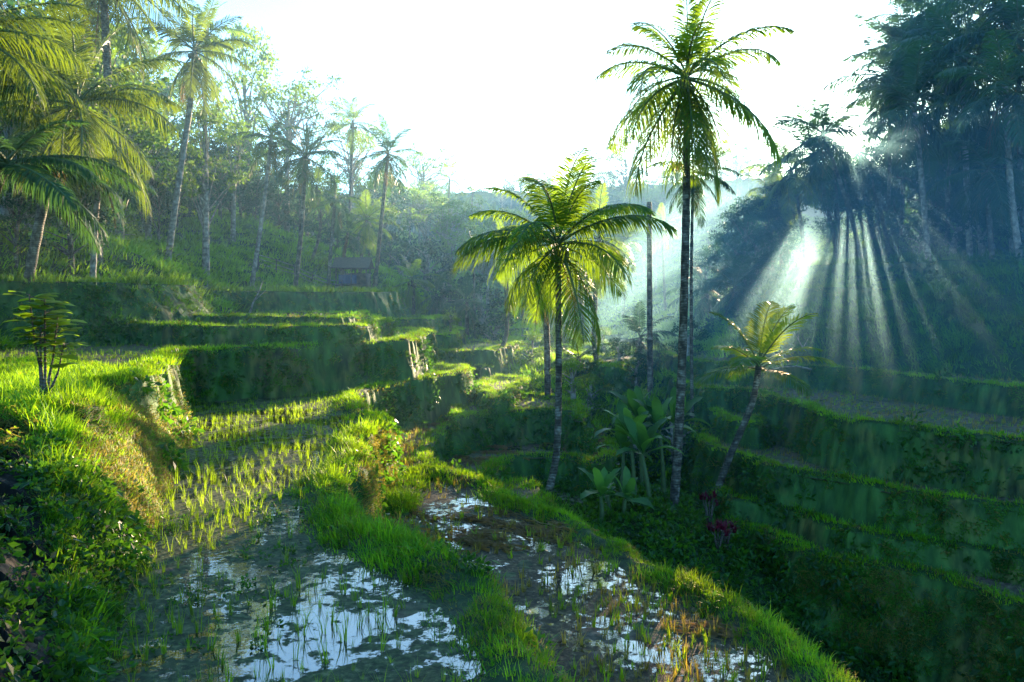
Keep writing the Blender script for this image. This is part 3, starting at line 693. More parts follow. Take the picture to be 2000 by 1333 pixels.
def palm(label, path_px, D, Lf, nf=18, tr=(.16,.11), mat='palm', bark='bark', group=None, lean=0, Dtop=None, elo=0, ehi=7, dead=2, nuts=True, name='coconut_palm', base_z=None, seedo=0, **kw):
    """path_px: [(px,py)...] from base to the crown; base snapped to the ground"""
    b=ground_pt(path_px[0][0],D); 
    if base_z is not None: b.z=base_z
    Dt=Dtop or D; n=len(path_px)
    pts=[Vector((0,0,-.3))]
    for i,(px,py) in enumerate(path_px[1:],1):
        pts.append(at(px,py,D+(Dt-D)*i/(n-1))-b)
    root=empty(name,b,label,'palm tree',group)
    link('trunk',trunk_mesh(pts,tr[0],tr[1],M[bark]),root)
    top=pts[-1]; rg=random.Random(hash((round(D*10),path_px[0][0]))%9999+seedo)
    params=dict(L=4.0); params.update(kw)
    key=mat+str(sorted(kw.items()))
    a0=rg.random()*6.28
    for i in range(nf):
        u=i/(nf-1); k=int(round(elo+(ehi-elo)*(u**.85)))
        k=max(0,min(7,k)); 
        mats=[M[mat],M['stem']]
        me=frond_mesh(k, i%2, mats, key, **params)
        az=a0+i*2.39996+rg.uniform(-.5,.5)
        link('frond',me,root,top+Vector((0,0,.1-.25*u)),(rg.uniform(-.16,.16),rg.uniform(-.14,.14),az),Lf/4.0*rg.uniform(.78,1.12)*(1-.25*max(0,.25-u)*2))
    for i in range(dead):
        me=frond_mesh(7,5,[M['palm_dead'],M['palm_dead']],'dead',L=4.0,nl=30,tatter=.3,droop=1.2)
        link('dead_frond',me,root,top+Vector((0,0,-.3)),(0,0,rg.random()*6.28),Lf/4.0*.75)
    if nuts:
        mb=MB()
        for i in range(9):
            a=rg.random()*6.28; r=.22+.08*rg.random(); c=top+Vector((math.cos(a)*r,math.sin(a)*r,-.25-.3*rg.random()))
            sphere(mb,c,.12)
        link('coconut_cluster',mb.mesh('coconut_cluster',[M['nut']]),root)
    return root
def sphere(mb,c,r,n=8,h=6,sc=(1,1,1),m=0):
    v=[];q=[]
    for i in range(h+1):
        th=pi*i/h
        for j in range(n):
            a=2*pi*j/n; v.append((c[0]+r*sc[0]*math.sin(th)*math.cos(a),c[1]+r*sc[1]*math.sin(th)*math.sin(a),c[2]+r*sc[2]*math.cos(th)))
    for i in range(h):
        for j in range(n): q.append([i*n+j,(i+1)*n+j,(i+1)*n+(j+1)%n,i*n+(j+1)%n])
    mb.add(v,q,None,m)

HERO=dict(nl=56,lw=.06,ll=1.08,droop=1.05,curve=1.2)
palm('tallest coconut palm with a straight pale trunk beside the banana clump',[(1315,1000),(1330,760),(1340,420),(1341,150)],27,4.0,nf=28,tr=(.165,.115),dead=3,ehi=7,**HERO)
palm('shorter coconut palm with arching yellow edged fronds beside the dark pond',[(1062,962),(1085,900),(1091,760),(1090,475)],24.6,3.6,nf=26,tr=(.12,.09),dead=1,base_z=-6.1,ehi=5.9,**HERO)
palm('young leaning palm with short bright fronds on the right bank',[(1392,955),(1420,905),(1468,790),(1482,715)],28,2.7,nf=12,tr=(.13,.11),dead=0,nuts=False,mat='young',ehi=4.2,nl=50,lw=.075,ll=1.15,droop=.5)
palm('slender areca palm standing just behind the tallest palm',[(1352,720),(1350,560),(1354,335)],35,2.3,nf=16,tr=(.08,.06),mat='palm_dark',dead=2,nuts=False,ehi=7,name='areca_palm',elo=1,nl=30,lw=.10,ll=.8,droop=.9)
MID=dict(nl=38,lw=.085,ll=.95,droop=.75)
def mid(label,path,D,Lf,mat='palm',**k):
    kw=dict(MID); kw.update(k); return palm(label,path,D,Lf,mat=mat,**kw)
mid('hazy palm behind the right side of the pond palm',[(1168,800),(1160,650),(1170,465)],44,3.4,nf=14,tr=(.15,.12))
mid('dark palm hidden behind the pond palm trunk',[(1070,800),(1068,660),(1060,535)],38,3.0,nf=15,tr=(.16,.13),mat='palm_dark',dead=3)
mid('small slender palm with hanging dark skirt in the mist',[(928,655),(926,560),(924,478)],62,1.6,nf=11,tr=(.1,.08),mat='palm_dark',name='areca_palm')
mid('palm with curved trunk left of the pond palm, in the mist',[(975,725),(990,640),(985,485)],48,2.6,nf=13,tr=(.14,.11))
mid('low palm with yellow lit fronds at the foot of the forest',[(805,640),(808,600),(805,548)],60,2.6,nf=14,tr=(.14,.12))
mid('misty palm far behind the pond palm, left of its trunk',[(1022,640),(1018,560),(1015,500)],78,2.8,nf=14)
mid('misty palm far behind between the pond palm and the bare trunk',[(1215,640),(1222,540),(1225,470)],80,3.0,nf=14)
mid('misty palm right of the bare trunk',[(1300,640),(1296,520),(1292,440)],84,3.2,nf=14)
mid('misty palm low behind the bananas',[(1140,660),(1135,600),(1130,560)],66,2.6,nf=13,mat='palm_dark')
mid('misty palm left of the dark skirted one',[(880,640),(876,560),(872,500)],84,2.8,nf=13)
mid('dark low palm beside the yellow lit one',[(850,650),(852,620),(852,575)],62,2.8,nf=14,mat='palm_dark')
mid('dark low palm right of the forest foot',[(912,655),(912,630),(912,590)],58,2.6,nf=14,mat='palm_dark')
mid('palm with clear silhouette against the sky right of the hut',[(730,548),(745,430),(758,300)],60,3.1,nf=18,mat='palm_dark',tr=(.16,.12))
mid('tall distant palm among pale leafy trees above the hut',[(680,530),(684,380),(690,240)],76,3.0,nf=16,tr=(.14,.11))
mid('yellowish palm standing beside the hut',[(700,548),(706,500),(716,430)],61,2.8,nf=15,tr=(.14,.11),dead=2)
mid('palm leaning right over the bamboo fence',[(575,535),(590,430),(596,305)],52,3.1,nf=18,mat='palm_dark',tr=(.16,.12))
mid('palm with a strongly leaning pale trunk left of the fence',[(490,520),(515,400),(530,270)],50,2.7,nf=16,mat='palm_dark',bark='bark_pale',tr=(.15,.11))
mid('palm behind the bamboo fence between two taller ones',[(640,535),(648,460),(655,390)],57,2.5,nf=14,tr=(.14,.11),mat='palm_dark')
mid('palm with thin leaning trunk at the fence end',[(605,532),(625,450),(618,365)],59,2.5,nf=14,tr=(.13,.10))
mid('small dark palm low behind the hut',[(668,540),(672,500),(680,455)],60,2.2,nf=13,tr=(.13,.10),mat='palm_dark')
mid('tall palm with long curved white trunk on the left slope',[(325,502),(350,350),(372,200),(380,100)],45,3.6,nf=22,tr=(.19,.14),mat='sugar',bark='bark_pale',dead=3)
mid('palm with two tone fronds rising behind the white trunked palm',[(398,420),(400,250),(402,60)],56,3.4,nf=16,tr=(.16,.12))
mid('palm with short pale trunk under the dark left frond',[(180,462),(188,410),(197,335)],36,3.1,nf=15,tr=(.14,.12),mat='palm_dark',bark='bark_pale')
mid('palm with short grey trunk behind the left slope edge',[(163,440),(165,400),(166,360)],42,2.8,nf=12,tr=(.16,.13),mat='palm_dark',bark='bark_pale')
# sugar palms in the top left corner
palm('large sugar palm with leaning trunk and long feathery fronds in the top left corner',[(52,470),(90,380),(128,290),(150,200)],32,4.6,nf=30,tr=(.19,.17),mat='sugar',dead=2,nuts=False,name='sugar_palm',nl=54,lw=.05,ll=1.0,droop=1.1,ehi=6.4)
palm('nearest sugar palm with dark drooping fronds beyond the left picture edge',[(-110,560),(-90,300),(-70,60)],26,4.6,nf=28,tr=(.19,.17),mat='sugar',dead=1,nuts=False,name='sugar_palm',nl=54,lw=.045,ll=.95,droop=1.2,ehi=5.4)
palm('sugar palm with fronds along the upper picture edge',[(190,420),(210,200),(200,-40)],38,5.0,nf=28,tr=(.19,.17),mat='sugar',dead=2,nuts=False,name='sugar_palm',nl=54,lw=.05,ll=1.0,droop=1.1,ehi=6)
palm('dark low sugar palm reaching one heavy frond over the slope',[(-30,500),(-20,420),(15,320)],27,4.6,nf=18,tr=(.18,.17),mat='palm_dark',dead=0,nuts=False,name='sugar_palm',nl=70,lw=.06,ll=.8,droop=.8,ehi=5.0,elo=2)
# right hill
RT=dict(nl=36,lw=.09,ll=1.1,droop=.85)
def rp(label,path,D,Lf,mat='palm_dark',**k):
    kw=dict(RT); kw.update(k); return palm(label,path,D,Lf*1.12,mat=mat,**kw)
rp('palm nearest the sky gap, left end of the right hill',[(1572,500),(1565,440),(1545,335)],56,3.4,nf=17,mat='palm')
rp('palm just left of the sun',[(1690,512),(1655,400),(1608,262)],52,3.3,nf=19)
rp('palm with long drooping blue green fronds right of the sun',[(1815,482),(1800,350),(1785,200)],47,3.8,nf=22,tr=(.17,.13),bark='bark_pale')
rp('tall palm with fronds fraying at the upper skyline of the right hill',[(1760,500),(1765,300),(1762,90)],58,3.8,nf=18)
rp('tall palm with pale trunk in the upper right',[(1895,455),(1885,280),(1878,110)],48,4.2,nf=22,bark='bark_pale',tr=(.18,.14))
rp('palm with pale slanting trunk near the right picture edge',[(1995,515),(1975,380),(1962,170)],42,4.0,nf=22,bark='bark_pale',tr=(.18,.14))
rp('palm crown filling the top right corner',[(2010,450),(1985,150),(1950,-10)],50,4.4,nf=20)
rp('palm reaching above the picture between two pale trunks',[(1840,455),(1830,200),(1832,20)],60,4.2,nf=20)
rp('palm half hidden in the dark forest of the right hill',[(1930,440),(1925,330),(1918,240)],56,3.6,nf=18)
rp('low palm beyond the right picture edge',[(2080,480),(2070,300),(2060,120)],46,4.2,nf=20)
rp('palm with a wide dark crown between the sky gap palm and the sun',[(1640,515),(1620,420),(1588,300)],57,3.8,nf=20)
rp('palm with its crown directly above the sun',[(1740,508),(1715,380),(1735,400),(1738,150)],55,3.9,nf=20)
for j,(px,bx,D,top,Lf) in enumerate([(1760,1752,62,120,3.9),(1808,1800,56,95,4.2),(1862,1850,52,215,4.0),(1915,1905,60,30,4.4),(1990,2000,46,60,4.4),(1780,1775,66,40,4.0),(1930,1940,44,330,3.4),(1668,1700,66,350,2.6),(2030,2040,50,240,4.0),(1750,1740,62,250,3.0)]):
    rp(['palm whose crown rises just right above the sun','palm with dark frond tips on the upper skyline','blue green palm in the middle of the right forest','palm crown touching the upper edge right of centre skyline','palm with heavy fronds at the right picture edge','thin palm with ragged crown on the skyline','lower palm with hanging fronds before the dark forest','small dark palm just under the sun','palm behind the right edge trunk','short palm between the sun and the pale trunks'][j],[(bx,500),((px+bx)/2-4,(500+top)/2),(px,top)],D,Lf,nf=20)
rp('low palm at the far left end of the right hill canopy',[(1545,520),(1530,450),(1512,375)],59,3.0,nf=16,mat='palm')
rp('dark low palm on the misty slope behind the areca palm',[(1440,640),(1440,600),(1435,560)],54,3.2,nf=15,tr=(.14,.12))
rp('dark low palm left of the misty slope',[(1385,650),(1385,600),(1380,570)],58,3.0,nf=15,tr=(.14,.12))
rp('dark low palm on the slope under the sun rays',[(1500,600),(1500,560),(1495,530)],60,3.0,nf=15,tr=(.14,.12))
rp('low palm beside the bare trunk',[(1250,720),(1250,690),(1250,660)],46,2.4,nf=13,tr=(.13,.12))
rp('stemless palm growing in the dark middle bushes',[(1130,745),(1130,730),(1130,700)],44,2.2,nf=12,tr=(.13,.12))

# dead palm trunk
b=ground_pt(1270,40); r=empty('bare_trunk',b,'dead palm trunk without any crown standing right of the pond palm','tree')
link('trunk',trunk_mesh([(0,0,-.3),at(1269,600,40)-b,at(1268,395,40)-b],.15,.12,M['bark']),r)
# thin bare trunks under the sun
TR=[]
for i,(px,py,tx,ty,D) in enumerate([(1640,500,1628,330,55),(1655,505,1650,320,58),(1678,508,1645,330,57),(1705,505,1680,340,60),(1722,500,1700,330,56),(1735,500,1728,360,62),(1750,500,1740,330,60)]):
    b=ground_pt(px,D); r=empty('slender_tree',b,'slender dark tree with thin bare stem and high sparse leaves below the sun','tree','slender trees below the sun'); TR.append(r)
    link('trunk',trunk_mesh([(0,0,-.2),(at(px*.5+tx*.5+3,(py+ty)/2,D)-b),at(tx,ty,D)-b],.11,.07,M['bark'],8,12),r)
    t=at(tx,ty,D)-b; mb=MB()
    for k in range(16): leafball(60,.6,.6,.17,400+i*19+k,mb=mb,cen=(t.x+random.gauss(0,.9),t.y+random.gauss(0,.9),t.z-random.uniform(-.4,4.2)),shell=.2)
    link('crown',mb.mesh('crown',[M['tree_dark']]),r)

# ------------------------------------------------------------------ broadleaf trees
def tree_protos(kind, seed, H=11.0, R=4.2, leaf='tree', ls=.26, nclump=46, nleaf=70, flat=.5, clumpR=.95, open_=.5, bark='bark_pale', low=.45):
    rg=random.Random(seed); tb=MB(); cb=MB()
    lean=(rg.uniform(-.6,.6),rg.uniform(-.6,.6))
    tp=[(lean[0]*t*t*1.0,lean[1]*t*t,H*.78*t-.4*(1-t)) for t in [i/7 for i in range(8)]]
    tube(tb,tp,[.24*(1-.75*i/7)+.03 for i in range(8)],8)
    for i in range(nclump):
        a=i*2.39996+rg.uniform(-.4,.4); u=rg.random()
        if kind=='umbrella': z=H*(.80+.18*rg.random()); rad=R*math.sqrt(rg.random())*(1); z-= (rad/R)**2*H*.10
        else:
            z=H*(low+(1-low)*u); rad=R*math.sin(pi*min(1,(.15+.82*u)))**.7*(open_+(1-open_)*rg.random())
        e=Vector((tp[-1][0]*z/H+math.cos(a)*rad, tp[-1][1]*z/H+math.sin(a)*rad, z))
        s=rg.uniform(.45,.8) if kind!='umbrella' else rg.uniform(.6,.85)
        sz=min(z*s,H*.74); b0=Vector((lean[0]*(sz/H/.78)**2,lean[1]*(sz/H/.78)**2,sz))
        mid_=b0.lerp(e,.5)+Vector((0,0,.12*rad*(1 if kind!='umbrella' else -.6)))
        if i%2==0 or kind=='umbrella': tube(tb,[b0,mid_,e],[.07,.04,.015],5,0,False)
        leafball(nleaf,clumpR*rg.uniform(.6,1.15),flat,ls,seed*100+i,mb=cb,cen=tuple(e),shell=.25)
    return tb.mesh('trunk',[M[bark]]), cb.mesh('crown',[M[leaf]])
TP={}
for s in range(4): TP['round',s]=tree_protos('round',s+1)
for s in range(3): TP['umb',s]=tree_protos('umbrella',s+11,H=14,R=4.6,nclump=40,nleaf=60,flat=.32,ls=.22,clumpR=.9)
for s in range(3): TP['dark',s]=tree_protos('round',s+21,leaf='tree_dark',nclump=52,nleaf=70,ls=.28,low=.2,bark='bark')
for s in range(2): TP['thin',s]=tree_protos('round',s+31,H=11,R=2.6,nclump=30,nleaf=55,ls=.22,low=.5,clumpR=.7,open_=.2)
for s in range(3): TP['bush',s]=tree_protos('round',s+41,H=3.2,R=1.7,nclump=22,nleaf=60,ls=.17,low=.12,clumpR=.6)
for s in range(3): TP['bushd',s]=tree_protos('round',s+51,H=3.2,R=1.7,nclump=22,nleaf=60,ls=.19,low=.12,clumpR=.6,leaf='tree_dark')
for s in range(3): TP['canopy',s]=tree_protos('round',s+61,leaf='tree_dark',nclump=60,nleaf=75,ls=.28,low=.52,bark='bark',open_=.2,R=4.0,clumpR=1.15)
HH={'canopy':11,'round':11,'umb':14,'dark':11,'thin':11,'bush':3.2,'bushd':3.2}
def tree(kind, px, D, top=None, hm=None, label='', group=None, name='leafy_tree', cat='tree', sx=1.0):
    b=ground_pt(px,D)
    if top is not None: s=max(.25,((HZ-top)*D/F-b.z)/HH[kind])
    else: s=hm/HH[kind]
    ks=[k for k in TP if k[0]==kind]; t,c=TP[random.choice(ks)]
    r=empty(name,b,label,cat,group); r.rotation_euler=(0,0,random.random()*6.28); r.scale=(s*sx,s*sx,s)
    link('trunk',t,r); link('crown',c,r); return r
tree('round',488,70,60,label='tall dark crowned tree at the top of the left skyline',sx=.62)
tree('umb',560,66,118,label='flat topped tree with layered branches against the sky, right of the tallest left crown',sx=.9)
tree('umb',600,72,175,label='lower flat topped tree reaching toward the open sky',sx=.7)
tree('thin',402,48,210,label='slim tree with a thin white trunk on the left slope',sx=1.0)
tree('thin',455,56,240,label='slim pale green tree between the leaning palm and the white trunk')
tree('umb',690,84,212,label='feathery flat topped tree behind the tall distant palm',sx=.8)
tree('umb',828,110,272,label='feathery flat topped tree on the middle skyline right of the silhouette palm',sx=.8)
tree('umb',1222,150,255,label='tall misty flat topped tree between the pond palm and the tallest palm',sx=.75)
tree('umb',1440,160,258,label='misty flat topped tree on the skyline just right of the tallest palm',sx=.6)
tree('umb',1310,170,310,label='misty tree on the skyline behind the tallest palm',sx=.6)
# left forest
g='forest trees on the left slope'
random.seed(31)
for px,D,top in [(-60,52,-60),(30,58,0),(110,60,60),(190,64,110),(270,62,150),(330,70,170),(250,80,60),(150,78,-20),(40,82,-60),(390,74,240),(430,66,290),(480,74,300),(520,78,270),(350,58,330),(560,80,300),(610,84,330),(650,88,290),(700,92,320),(740,92,340),(440,80,200),(300,84,110),(-120,70,-80),(100,48,300),(20,46,330),(230,54,330),(290,56,360),(350,62,370),(400,64,380),(440,66,390),(500,68,400),(470,62,330),(380,60,300),(590,70,400),(640,72,420),(700,76,420),(740,80,400),(540,70,350),(160,50,350),(270,72,230),(210,74,130)]:
    tree('round' if random.random()<.7 else 'dark',px,D,top+random.uniform(-12,12),label='leafy tree in the hazy forest covering the left slope',group=g)
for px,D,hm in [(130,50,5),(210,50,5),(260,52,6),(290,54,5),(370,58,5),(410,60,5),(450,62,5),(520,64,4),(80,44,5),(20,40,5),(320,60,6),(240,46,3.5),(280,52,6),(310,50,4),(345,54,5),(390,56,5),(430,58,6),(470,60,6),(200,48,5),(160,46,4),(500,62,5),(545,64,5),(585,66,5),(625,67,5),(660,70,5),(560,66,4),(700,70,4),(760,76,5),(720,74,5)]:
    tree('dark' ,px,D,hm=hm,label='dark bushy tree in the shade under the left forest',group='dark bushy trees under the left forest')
for px,D,top in [(10,38,60),(90,40,110),(160,42,60),(235,44,170),(-50,36,0),(60,46,-40),(290,50,230),(140,36,300),(30,34,330)]:
    tree('round' if D>37 else 'dark',px,D,top,label='leafy tree filling the space behind the sugar palm fronds',group='leafy trees behind the sugar palms',sx=1.1)
# middle and far forest
g='misty trees on the far slope'
random.seed(21)
for i in range(110):
    D=random.choice([85,100,120,140,165,165,190,190,215]); px=random.uniform(730,1430 if D>150 else (1380 if D>130 else 1290))
    if D<100 and px>960: continue
    sky=np.interp(px,[730,800,900,1000,1100,1200,1300,1400,1500],([350,350,375,405,392,372,358,346,340] if D>150 else [350,350,375,415,420,410,405,405,405]))
    b=ground_pt(px,D); hm=random.uniform(7,15); topy=HZ-(b.z+hm)*F/D
    if topy<sky: hm=max(4,(HZ-sky)*D/F-b.z)
    if hm>16: hm=16
    tree(random.choice(['round','round','dark','umb']),px,D,hm=hm,label='misty forest tree on the far valley slope',group=g)
for i in range(34):
    px=940+i*17+random.uniform(-8,8)
    tree(random.choice(['round','umb','dark','round']),px,random.uniform(215,262),hm=random.uniform(6,15),label='misty tree standing on the far ridge against the sky',group='trees along the far ridge')
for px,D,top in [(875,120,350),(920,125,378),(800,105,400),(840,118,380),(960,150,420),(1150,150,420),(1340,130,395)]:
    mid('small distant palm rising out of the misty far forest',[(px,480),(px,450),(px+3,top)],D,3.4,nf=12,group='distant palms in the far forest',nuts=False,dead=0,nl=26,lw=.12)
# right forest
g='dark trees of the right hill'
random.seed(41)
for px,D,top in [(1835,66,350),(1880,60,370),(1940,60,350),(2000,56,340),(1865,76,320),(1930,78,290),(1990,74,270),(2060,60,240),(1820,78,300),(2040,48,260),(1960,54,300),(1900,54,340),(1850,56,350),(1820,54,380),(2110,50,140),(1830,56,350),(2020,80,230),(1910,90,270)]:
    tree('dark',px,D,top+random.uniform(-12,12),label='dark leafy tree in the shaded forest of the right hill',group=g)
for px,D,hm in [(1650,60,2.6),(1702,60,4.5),(1635,59,2),(1840,60,7),(1880,58,7),(1920,56,7),(1960,54,7),(2000,52,7),(2050,52,8),(2100,50,8),(2160,50,8),(1825,58,6),(1500,66,4),(1470,64,5),(1450,72,5),(1420,70,5),(1380,70,5),(1800,52,3),(1860,50,3),(1920,48,3),(1980,46,3),]:
    tree('dark' if px<1620 else 'bushd',px,D,hm=hm,label='dark bush at the foot of the right hill forest',group='dark bushes of the right hill',name='bush',cat='bush')
for px,D,top in [(1455,56,402),(1482,57,388),(1510,58,392),(1440,58,430),(1500,64,380),(1525,57,430),(1830,60,300)]:
    tree('dark',px,D,top,label='dark leafy tree standing behind the slender trunks under the sun',group='trees under the sun')
for px,D,top in [(1528,58,360),(1632,61,318),(1715,60,300),(1618,68,320),(1712,68,285)]:
    tree('canopy',px,D,top,label='dark tree with its crown high over the light gaps beside the sun',group='high crowned trees beside the sun')
# middle bushes
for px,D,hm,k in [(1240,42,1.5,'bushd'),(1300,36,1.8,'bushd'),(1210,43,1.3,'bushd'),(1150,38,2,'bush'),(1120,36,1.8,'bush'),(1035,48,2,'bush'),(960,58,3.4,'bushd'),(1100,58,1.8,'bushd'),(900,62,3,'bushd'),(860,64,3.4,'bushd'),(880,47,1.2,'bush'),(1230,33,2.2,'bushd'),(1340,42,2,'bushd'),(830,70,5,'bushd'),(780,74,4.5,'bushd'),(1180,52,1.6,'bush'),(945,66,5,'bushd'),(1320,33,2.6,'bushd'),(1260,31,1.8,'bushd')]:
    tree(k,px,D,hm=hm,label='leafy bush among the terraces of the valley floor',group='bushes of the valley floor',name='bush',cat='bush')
for px,D,hm in [(225,44,2.4),(120,40,2),(60,38,1.8)]:
    tree('bush',px,D,hm=hm,label='pale green bush on the grassy left slope' if px!=225 else 'upright light green bush alone on the left slope edge',group=None if px==225 else 'pale bushes on the left slope',name='bush',cat='bush')

# ------------------------------------------------------------------ banana plants
def banana_leaf(L,w,elev,seed,curve=1.0):
    rg=random.Random(seed); mb=MB(); S=12; p=Vector((0,0,0)); e=elev; V=[];Q=[]
    for i in range(S+1):
        t=i/S; hw=w*.5*(math.sin(pi*min(1,max(0,(t-.12)/.88))**.8)**.6 if t>.12 else .03)*(.68+.42*rg.random())
        hw=max(hw,.012)
        d=Vector((0,math.cos(e),math.sin(e))); up=Vector((0,-math.sin(e),math.cos(e)))
        V += [p+Vector((-hw,0,0))+up*hw*.25, p.copy(), p+Vector((hw,0,0))+up*hw*.25]
        p=p+d*(L/S); e-=curve*(.02+.16*t)
    for i in range(S):
        for j in (0,1): 
            Q.append([i*3+j,i*3+j+1,i*3+j+4,i*3+j+3])
    mb.add([tuple(v) for v in V],Q); return mb.mesh('leaf',[M['banana']])
BL=[banana_leaf(1.35,.46,e,i,c) for i,(e,c) in enumerate([(1.4,.5),(1.15,.8),(.9,1.1),(.6,1.3),(.3,1.4)])]
LBn=['banana plant with upright leaves at the left of the clump','tall banana plant at the back of the clump','banana plant in the middle of the clump','banana plant leaning right beside the tall palm','small banana plant in front of the clump','banana plant with drooping leaves between the clump and the pond','young banana plant hidden low behind the clump','banana plant closest to the tallest palm trunk','low banana plant in the valley bottom left of the clump']
for i,(px,py,D,hm,s) in enumerate([(1175,1030,23.5,.9,.95),(1240,960,27,2.2,1.3),(1270,985,26,1.7,1.25),(1298,960,27.8,2.4,1.3),(1215,1040,23.8,.7,.9),(1212,960,27.5,1.6,1.2),(1255,940,29,2.6,1.3),(1318,930,29.5,2.6,1.3),(1190,1010,25,.6,.8)]):
    b=ground_pt(px,D); r=empty('banana_plant',b,LBn[i],'banana plant','banana clump'); r.rotation_euler=(random.uniform(-.1,.1),random.uniform(-.15,.15),0)
    mb=MB(); tube(mb,[(0,0,-.2),(.02,0,hm*.5),(0,.03,hm)],[.09,.07,.05],8); link('stem',mb.mesh('stem',[M['stem']]),r)
    for k in range(8):
        link('leaf',BL[min(4,(k*5)//8)],r,(0,0,hm-.05),(random.uniform(-.1,.1),random.uniform(-.3,.3),k*2.4+random.random()*.6),s*.82*random.uniform(.8,1.1))
# far dark low leaf plants
# red ti plants
for i,(px,D,hm,lab) in enumerate([(1385,25,1.3,'red leaved cordyline at the gully edge, tallest of three'),(1402,23.5,1.0,'magenta leaved cordyline in front of the taller red one'),(1418,24.2,.9,'dark red cordyline at the right of the red plants')]):
    b=ground_pt(px,D); r=empty('cordyline',b,lab,'plant'); mb=MB()
    for k in range(5): tube(mb,[(0,0,-.1),(math.cos(k*1.3)*.12,math.sin(k*1.3)*.12,hm*.5),(math.cos(k*1.3)*.25,math.sin(k*1.3)*.25,hm*(.7+.06*k))],[.025,.02,.012],5)
    link('stem',mb.mesh('stem',[M['wood']]),r); mb=MB()
    for k in range(5): blades(12,.28,.06,.03,.7,500+i*9+k,segs=3,mb=(t_:=MB())); v,q,t,m=t_.arrays(); mb.add(v+np.array([math.cos(k*1.3)*.25,math.sin(k*1.3)*.25,hm*(.7+.06*k)-.15]),q,t)
    link('leaves',mb.mesh('leaves',[M['red']]),r)

# ------------------------------------------------------------------ sapling on the near left terrace
b=Vector(((85-1000)/F*12.9,12.9,0)); b.z=hgt(b.x,b.y)
r=empty('sapling',b,'small sapling with bright pointed leaves on the near left terrace edge','sapling')
mb=MB(); lf=MB(); sc=12.9/F
rgp=random.Random(3)
for (x0,x1,x2,y1,y2) in [(-3,-8,-22,120,215),(2,2,2,120,205),(4,10,22,90,170),(0,16,32,60,120),(1,-5,-4,100,150)]:
    pts=[(x0*sc,0,-.1),(x1*sc,.02,y1*sc*.6),((x1+x2)/2*sc,.03*x1/8,y1*sc),(x2*sc,.04*x2/10,y2*sc)]
    tube(mb,pts,[.028,.024,.018,.01],6)
    top=Vector(pts[-1]); mid_=Vector(pts[-2])
    for k in range(22):
        t=rgp.random()**.6; c=mid_.lerp(top,t); a=rgp.random()*6.28; L_=.27+.22*rgp.random()
        d=Vector((math.cos(a),math.sin(a),.35-.3*rgp.random())); s_=Vector((-math.sin(a),math.cos(a),.1)); w=L_*.28
        st=c+d*.08; 
        V=[st,st+d*L_*.35+s_*w,st+d*L_*.35-s_*w,st+d*L_*.7+s_*w*.8+Vector((0,0,-.03)),st+d*L_*.7-s_*w*.8+Vector((0,0,-.03)),st+d*L_+Vector((0,0,-.08))]
        lf.add([tuple(v) for v in V],[[1,3,4,2]],[[0,1,2],[3,5,4]]); tube(mb,[c,st],[.006,.004],4,0,False)
link('stem',mb.mesh('stem',[M['wood']]),r); link('leaves',lf.mesh('leaves',[M['rice']]),r)

# ------------------------------------------------------------------ hut and fence
b=ground_pt(690,59.5); z0=(HZ-548)*59.5/F; b.z=max(b.z,z0-.3)
h=empty('hut',b,'small dark open sided farm hut with thatched roof at the end of the left slope','hut')
def box(mb,c,s,m=0):
    c=np.array(c);s=np.array(s)/2
    v=[c+s*np.array([i,j,k]) for i in (-1,1) for j in (-1,1) for k in (-1,1)]
    mb.add(v,[[0,1,3,2],[4,6,7,5],[0,4,5,1],[2,3,7,6],[0,2,6,4],[1,5,7,3]],None,m)
mb=MB()
rows=8
for k in range(rows):
    t=k/rows; 
    for sg in (-1,1):
        y0=sg*(1.2*(1-t)+.03); y1=sg*(1.2*(1-t-1/rows)); zz0=1.15+.75*t; zz1=1.15+.75*(t+1/rows)+.06
        v=[(-1.35,y0,zz0),(1.35,y0,zz0),(1.35,y1,zz1),(-1.35,y1,zz1),(-1.35,y0,zz0+.07),(1.35,y0,zz0+.07),(1.35,y1,zz1+.05),(-1.35,y1,zz1+.05)]
        mb.add(v,[[0,1,2,3],[4,5,6,7],[0,1,5,4],[1,2,6,5],[0,3,7,4]])
link('roof',mb.mesh('roof',[M['thatch']],False),h)
for x in (-1.1,0,1.1):
    for y in (-.8,.8):
        mb=MB(); tube(mb,[(x,y,-.6),(x,y,1.3)],.05,6); link('post',mb.mesh('post',[M['wood']]),h)
mb=MB(); box(mb,(0,.8,.35),(2.2,.05,1.0)); box(mb,(1.1,0,.3),(.05,1.5,.9)); link('wall',mb.mesh('wall',[M['wood']]),h)
mb=MB(); box(mb,(0,0,-.05),(2.3,1.7,.08)); link('floor',mb.mesh('floor',[M['wood']]),h)
mb=MB()
for i in range(9):
    pass
n=10; V=[(-.9+1.3*i/n,-.83+.04*math.sin(i*2),z) for z in (.05,.7) for i in range(n+1)]
mb.add(V,[[i,i+1,n+2+i,n+1+i] for i in range(n)]); link('cloth',mb.mesh('cloth',[M['blue']]),h)
fx=[ground_pt(px,D) for px,D in [(505,53),(540,54),(575,55),(610,56),(640,57),(668,58)]]
f=empty('bamboo_fence',fx[0],'low bamboo rail fence along the left slope beside the hut','fence')
for p in fx:
    q=p-fx[0]; mb=MB(); tube(mb,[q+Vector((0,0,-.3)),q+Vector((0,0,1.0))],.04,6); link('post',mb.mesh('post',[M['wood']]),f)
for hh in (.35,.62,.9):
    mb=MB(); tube(mb,[p-fx[0]+Vector((0,0,hh+random.uniform(-.04,.04))) for p in fx],.03,5); link('rail',mb.mesh('rail',[M['bark_pale']]),f)
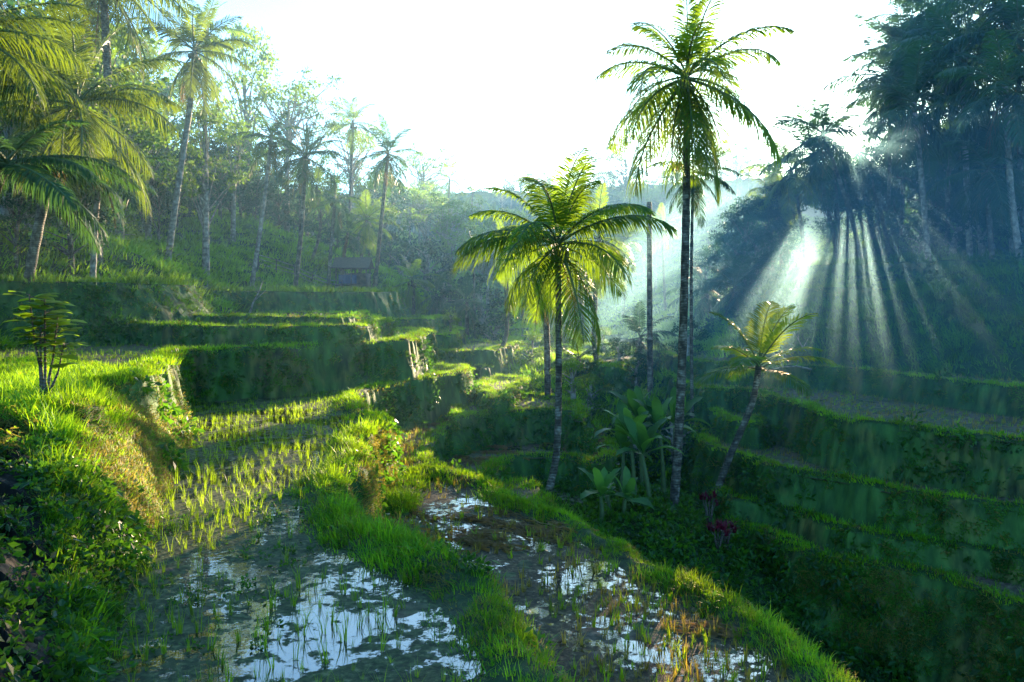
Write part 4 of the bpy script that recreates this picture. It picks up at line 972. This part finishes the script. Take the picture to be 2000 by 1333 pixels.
# fallen branches
def branch(label,pts,r0):
    b=Vector(pts[0]); o=MB(); tube(o,[Vector(p)-b for p in pts],[r0*(1-.7*i/(len(pts)-1)) for i in range(len(pts))],6)
    p=[Vector(q)-b for q in pts]
    tube(o,[p[1],p[1]+(p[2]-p[1])*.6+Vector((.5,.1,.35))],[r0*.5,r0*.2],5); tube(o,[p[-2],p[-2]+Vector((-.3,0,.5))],[r0*.4,r0*.15],5)
    ob=link('dead_branch',o.mesh('dead_branch',[M['bark_pale']]),loc=b); tag(ob,label,'branch')
branch('bare crooked branch leaning on the cliff below the leaning palm',[at(488,612,44),at(495,590,44.2),at(505,572,44.4),at(513,550,45)],.06)
branch('bleached forked branch hanging down the bank under the sun rays',[at(1582,698,40),at(1568,680,40.3),at(1560,665,40.6),at(1558,645,41)],.05)
branch('pale fallen branch lying along the upper right terrace rim',[at(1585,722,36.5),at(1555,716,36.6),at(1530,717,36.7),at(1505,722,36.8)],.05)

# ------------------------------------------------------------------ haze
def haze():
    mb=MB(); box(mb,(0,94,8),(300,140,60))
    m,nt,N,L=new_mat('morning_mist'); out=N.new('ShaderNodeOutputMaterial')
    vs=N.new('ShaderNodeVolumeScatter'); vs.inputs['Color'].default_value=(.42,.78,1,1); vs.inputs['Density'].default_value=HAZE; vs.inputs['Anisotropy'].default_value=.12
    L.new(vs.outputs[0],out.inputs['Volume'])
    try: m.cycles.homogeneous_volume=True
    except Exception: pass
    o=link('mist',mb.mesh('mist',[m],False)); tag(o,'thin blue morning mist filling the valley','mist',kind='stuff')
HAZE=.0027
haze()
for q,den in ((1.25,.0045),(1.0,.005),(.75,.0035)):
    mb=MB(); sphere(mb,(20.5,41,-3),1,40,24,(13.5*q,20*q,9.5*q)); mm=bpy.data.materials['morning_mist'].copy(); mm.name='ray_mist'
    vs=[n for n in mm.node_tree.nodes if n.type=='VOLUME_SCATTER'][0]; vs.inputs['Density'].default_value=den; vs.inputs['Color'].default_value=(.38,.84,1,1); vs.inputs['Anisotropy'].default_value=.6
    tag(link('mist',mb.mesh('mist',[mm])),'denser mist over the right bank that shows the rays of the low sun','mist',kind='stuff')

# ------------------------------------------------------------------ light, sky, camera
el=math.asin(SUN.z); az=math.atan2(SUN.x,SUN.y)
w=bpy.data.worlds.new('World'); bpy.context.scene.world=w; w.use_nodes=True
N=w.node_tree.nodes; L=w.node_tree.links; bg=N['Background']
sky=N.new('ShaderNodeTexSky'); sky.sky_type='NISHITA'; sky.sun_disc=False; sky.sun_elevation=el; sky.sun_rotation=az
sky.air_density=1.0; sky.dust_density=1.0; sky.ozone_density=1.5
mu=nd(N,'ShaderNodeMix',data_type='RGBA',blend_type='MULTIPLY'); mu.inputs[0].default_value=1; mu.inputs[7].default_value=(1.9,3.45,5.0,1)
L.new(sky.outputs[0],mu.inputs[6]); tc=N.new('ShaderNodeTexCoord'); dp=nd(N,'ShaderNodeVectorMath',operation='DOT_PRODUCT'); dp.inputs[1].default_value=tuple(SUN); L.new(tc.outputs['Generated'],dp.inputs[0])
mr=N.new('ShaderNodeMapRange'); mr.inputs['From Min'].default_value=.99978; mr.inputs['From Max'].default_value=.99995; mr.inputs['To Max'].default_value=160; L.new(dp.outputs['Value'],mr.inputs['Value'])
ad=nd(N,'ShaderNodeMix',data_type='RGBA',blend_type='ADD'); ad.inputs[0].default_value=1; L.new(mu.outputs[2],ad.inputs[6])
cb=N.new('ShaderNodeCombineColor'); [L.new(mr.outputs[0],cb.inputs[k]) for k in range(3)]; L.new(cb.outputs[0],ad.inputs[7]); L.new(ad.outputs[2],bg.inputs[0]); bg.inputs[1].default_value=.15
sun=bpy.data.lights.new('sun','SUN'); sun.energy=34; sun.angle=math.radians(.5); sun.color=(1,.86,.60)
so=bpy.data.objects.new('sun',sun); C.objects.link(so); so.rotation_euler=SUN.to_track_quat('Z','Y').to_euler()
cam=bpy.data.cameras.new('camera'); co=bpy.data.objects.new('camera',cam); C.objects.link(co)
co.rotation_euler=(pi/2,0,0); cam.sensor_width=36; cam.lens=36*F/2000; cam.shift_y=-(666.5-HZ)/2000; cam.clip_end=2000
S=bpy.context.scene; S.camera=co
S.view_settings.view_transform='Standard'; S.view_settings.look='None'; S.view_settings.exposure=0
cy=S.cycles; cy.use_denoising=True; cy.max_bounces=5; cy.diffuse_bounces=2; cy.glossy_bounces=2; cy.transmission_bounces=3; cy.volume_bounces=0; cy.transparent_max_bounces=12
cy.use_adaptive_sampling=True; cy.adaptive_threshold=.02
try: cy.denoiser='OPENIMAGEDENOISE'
except Exception: pass
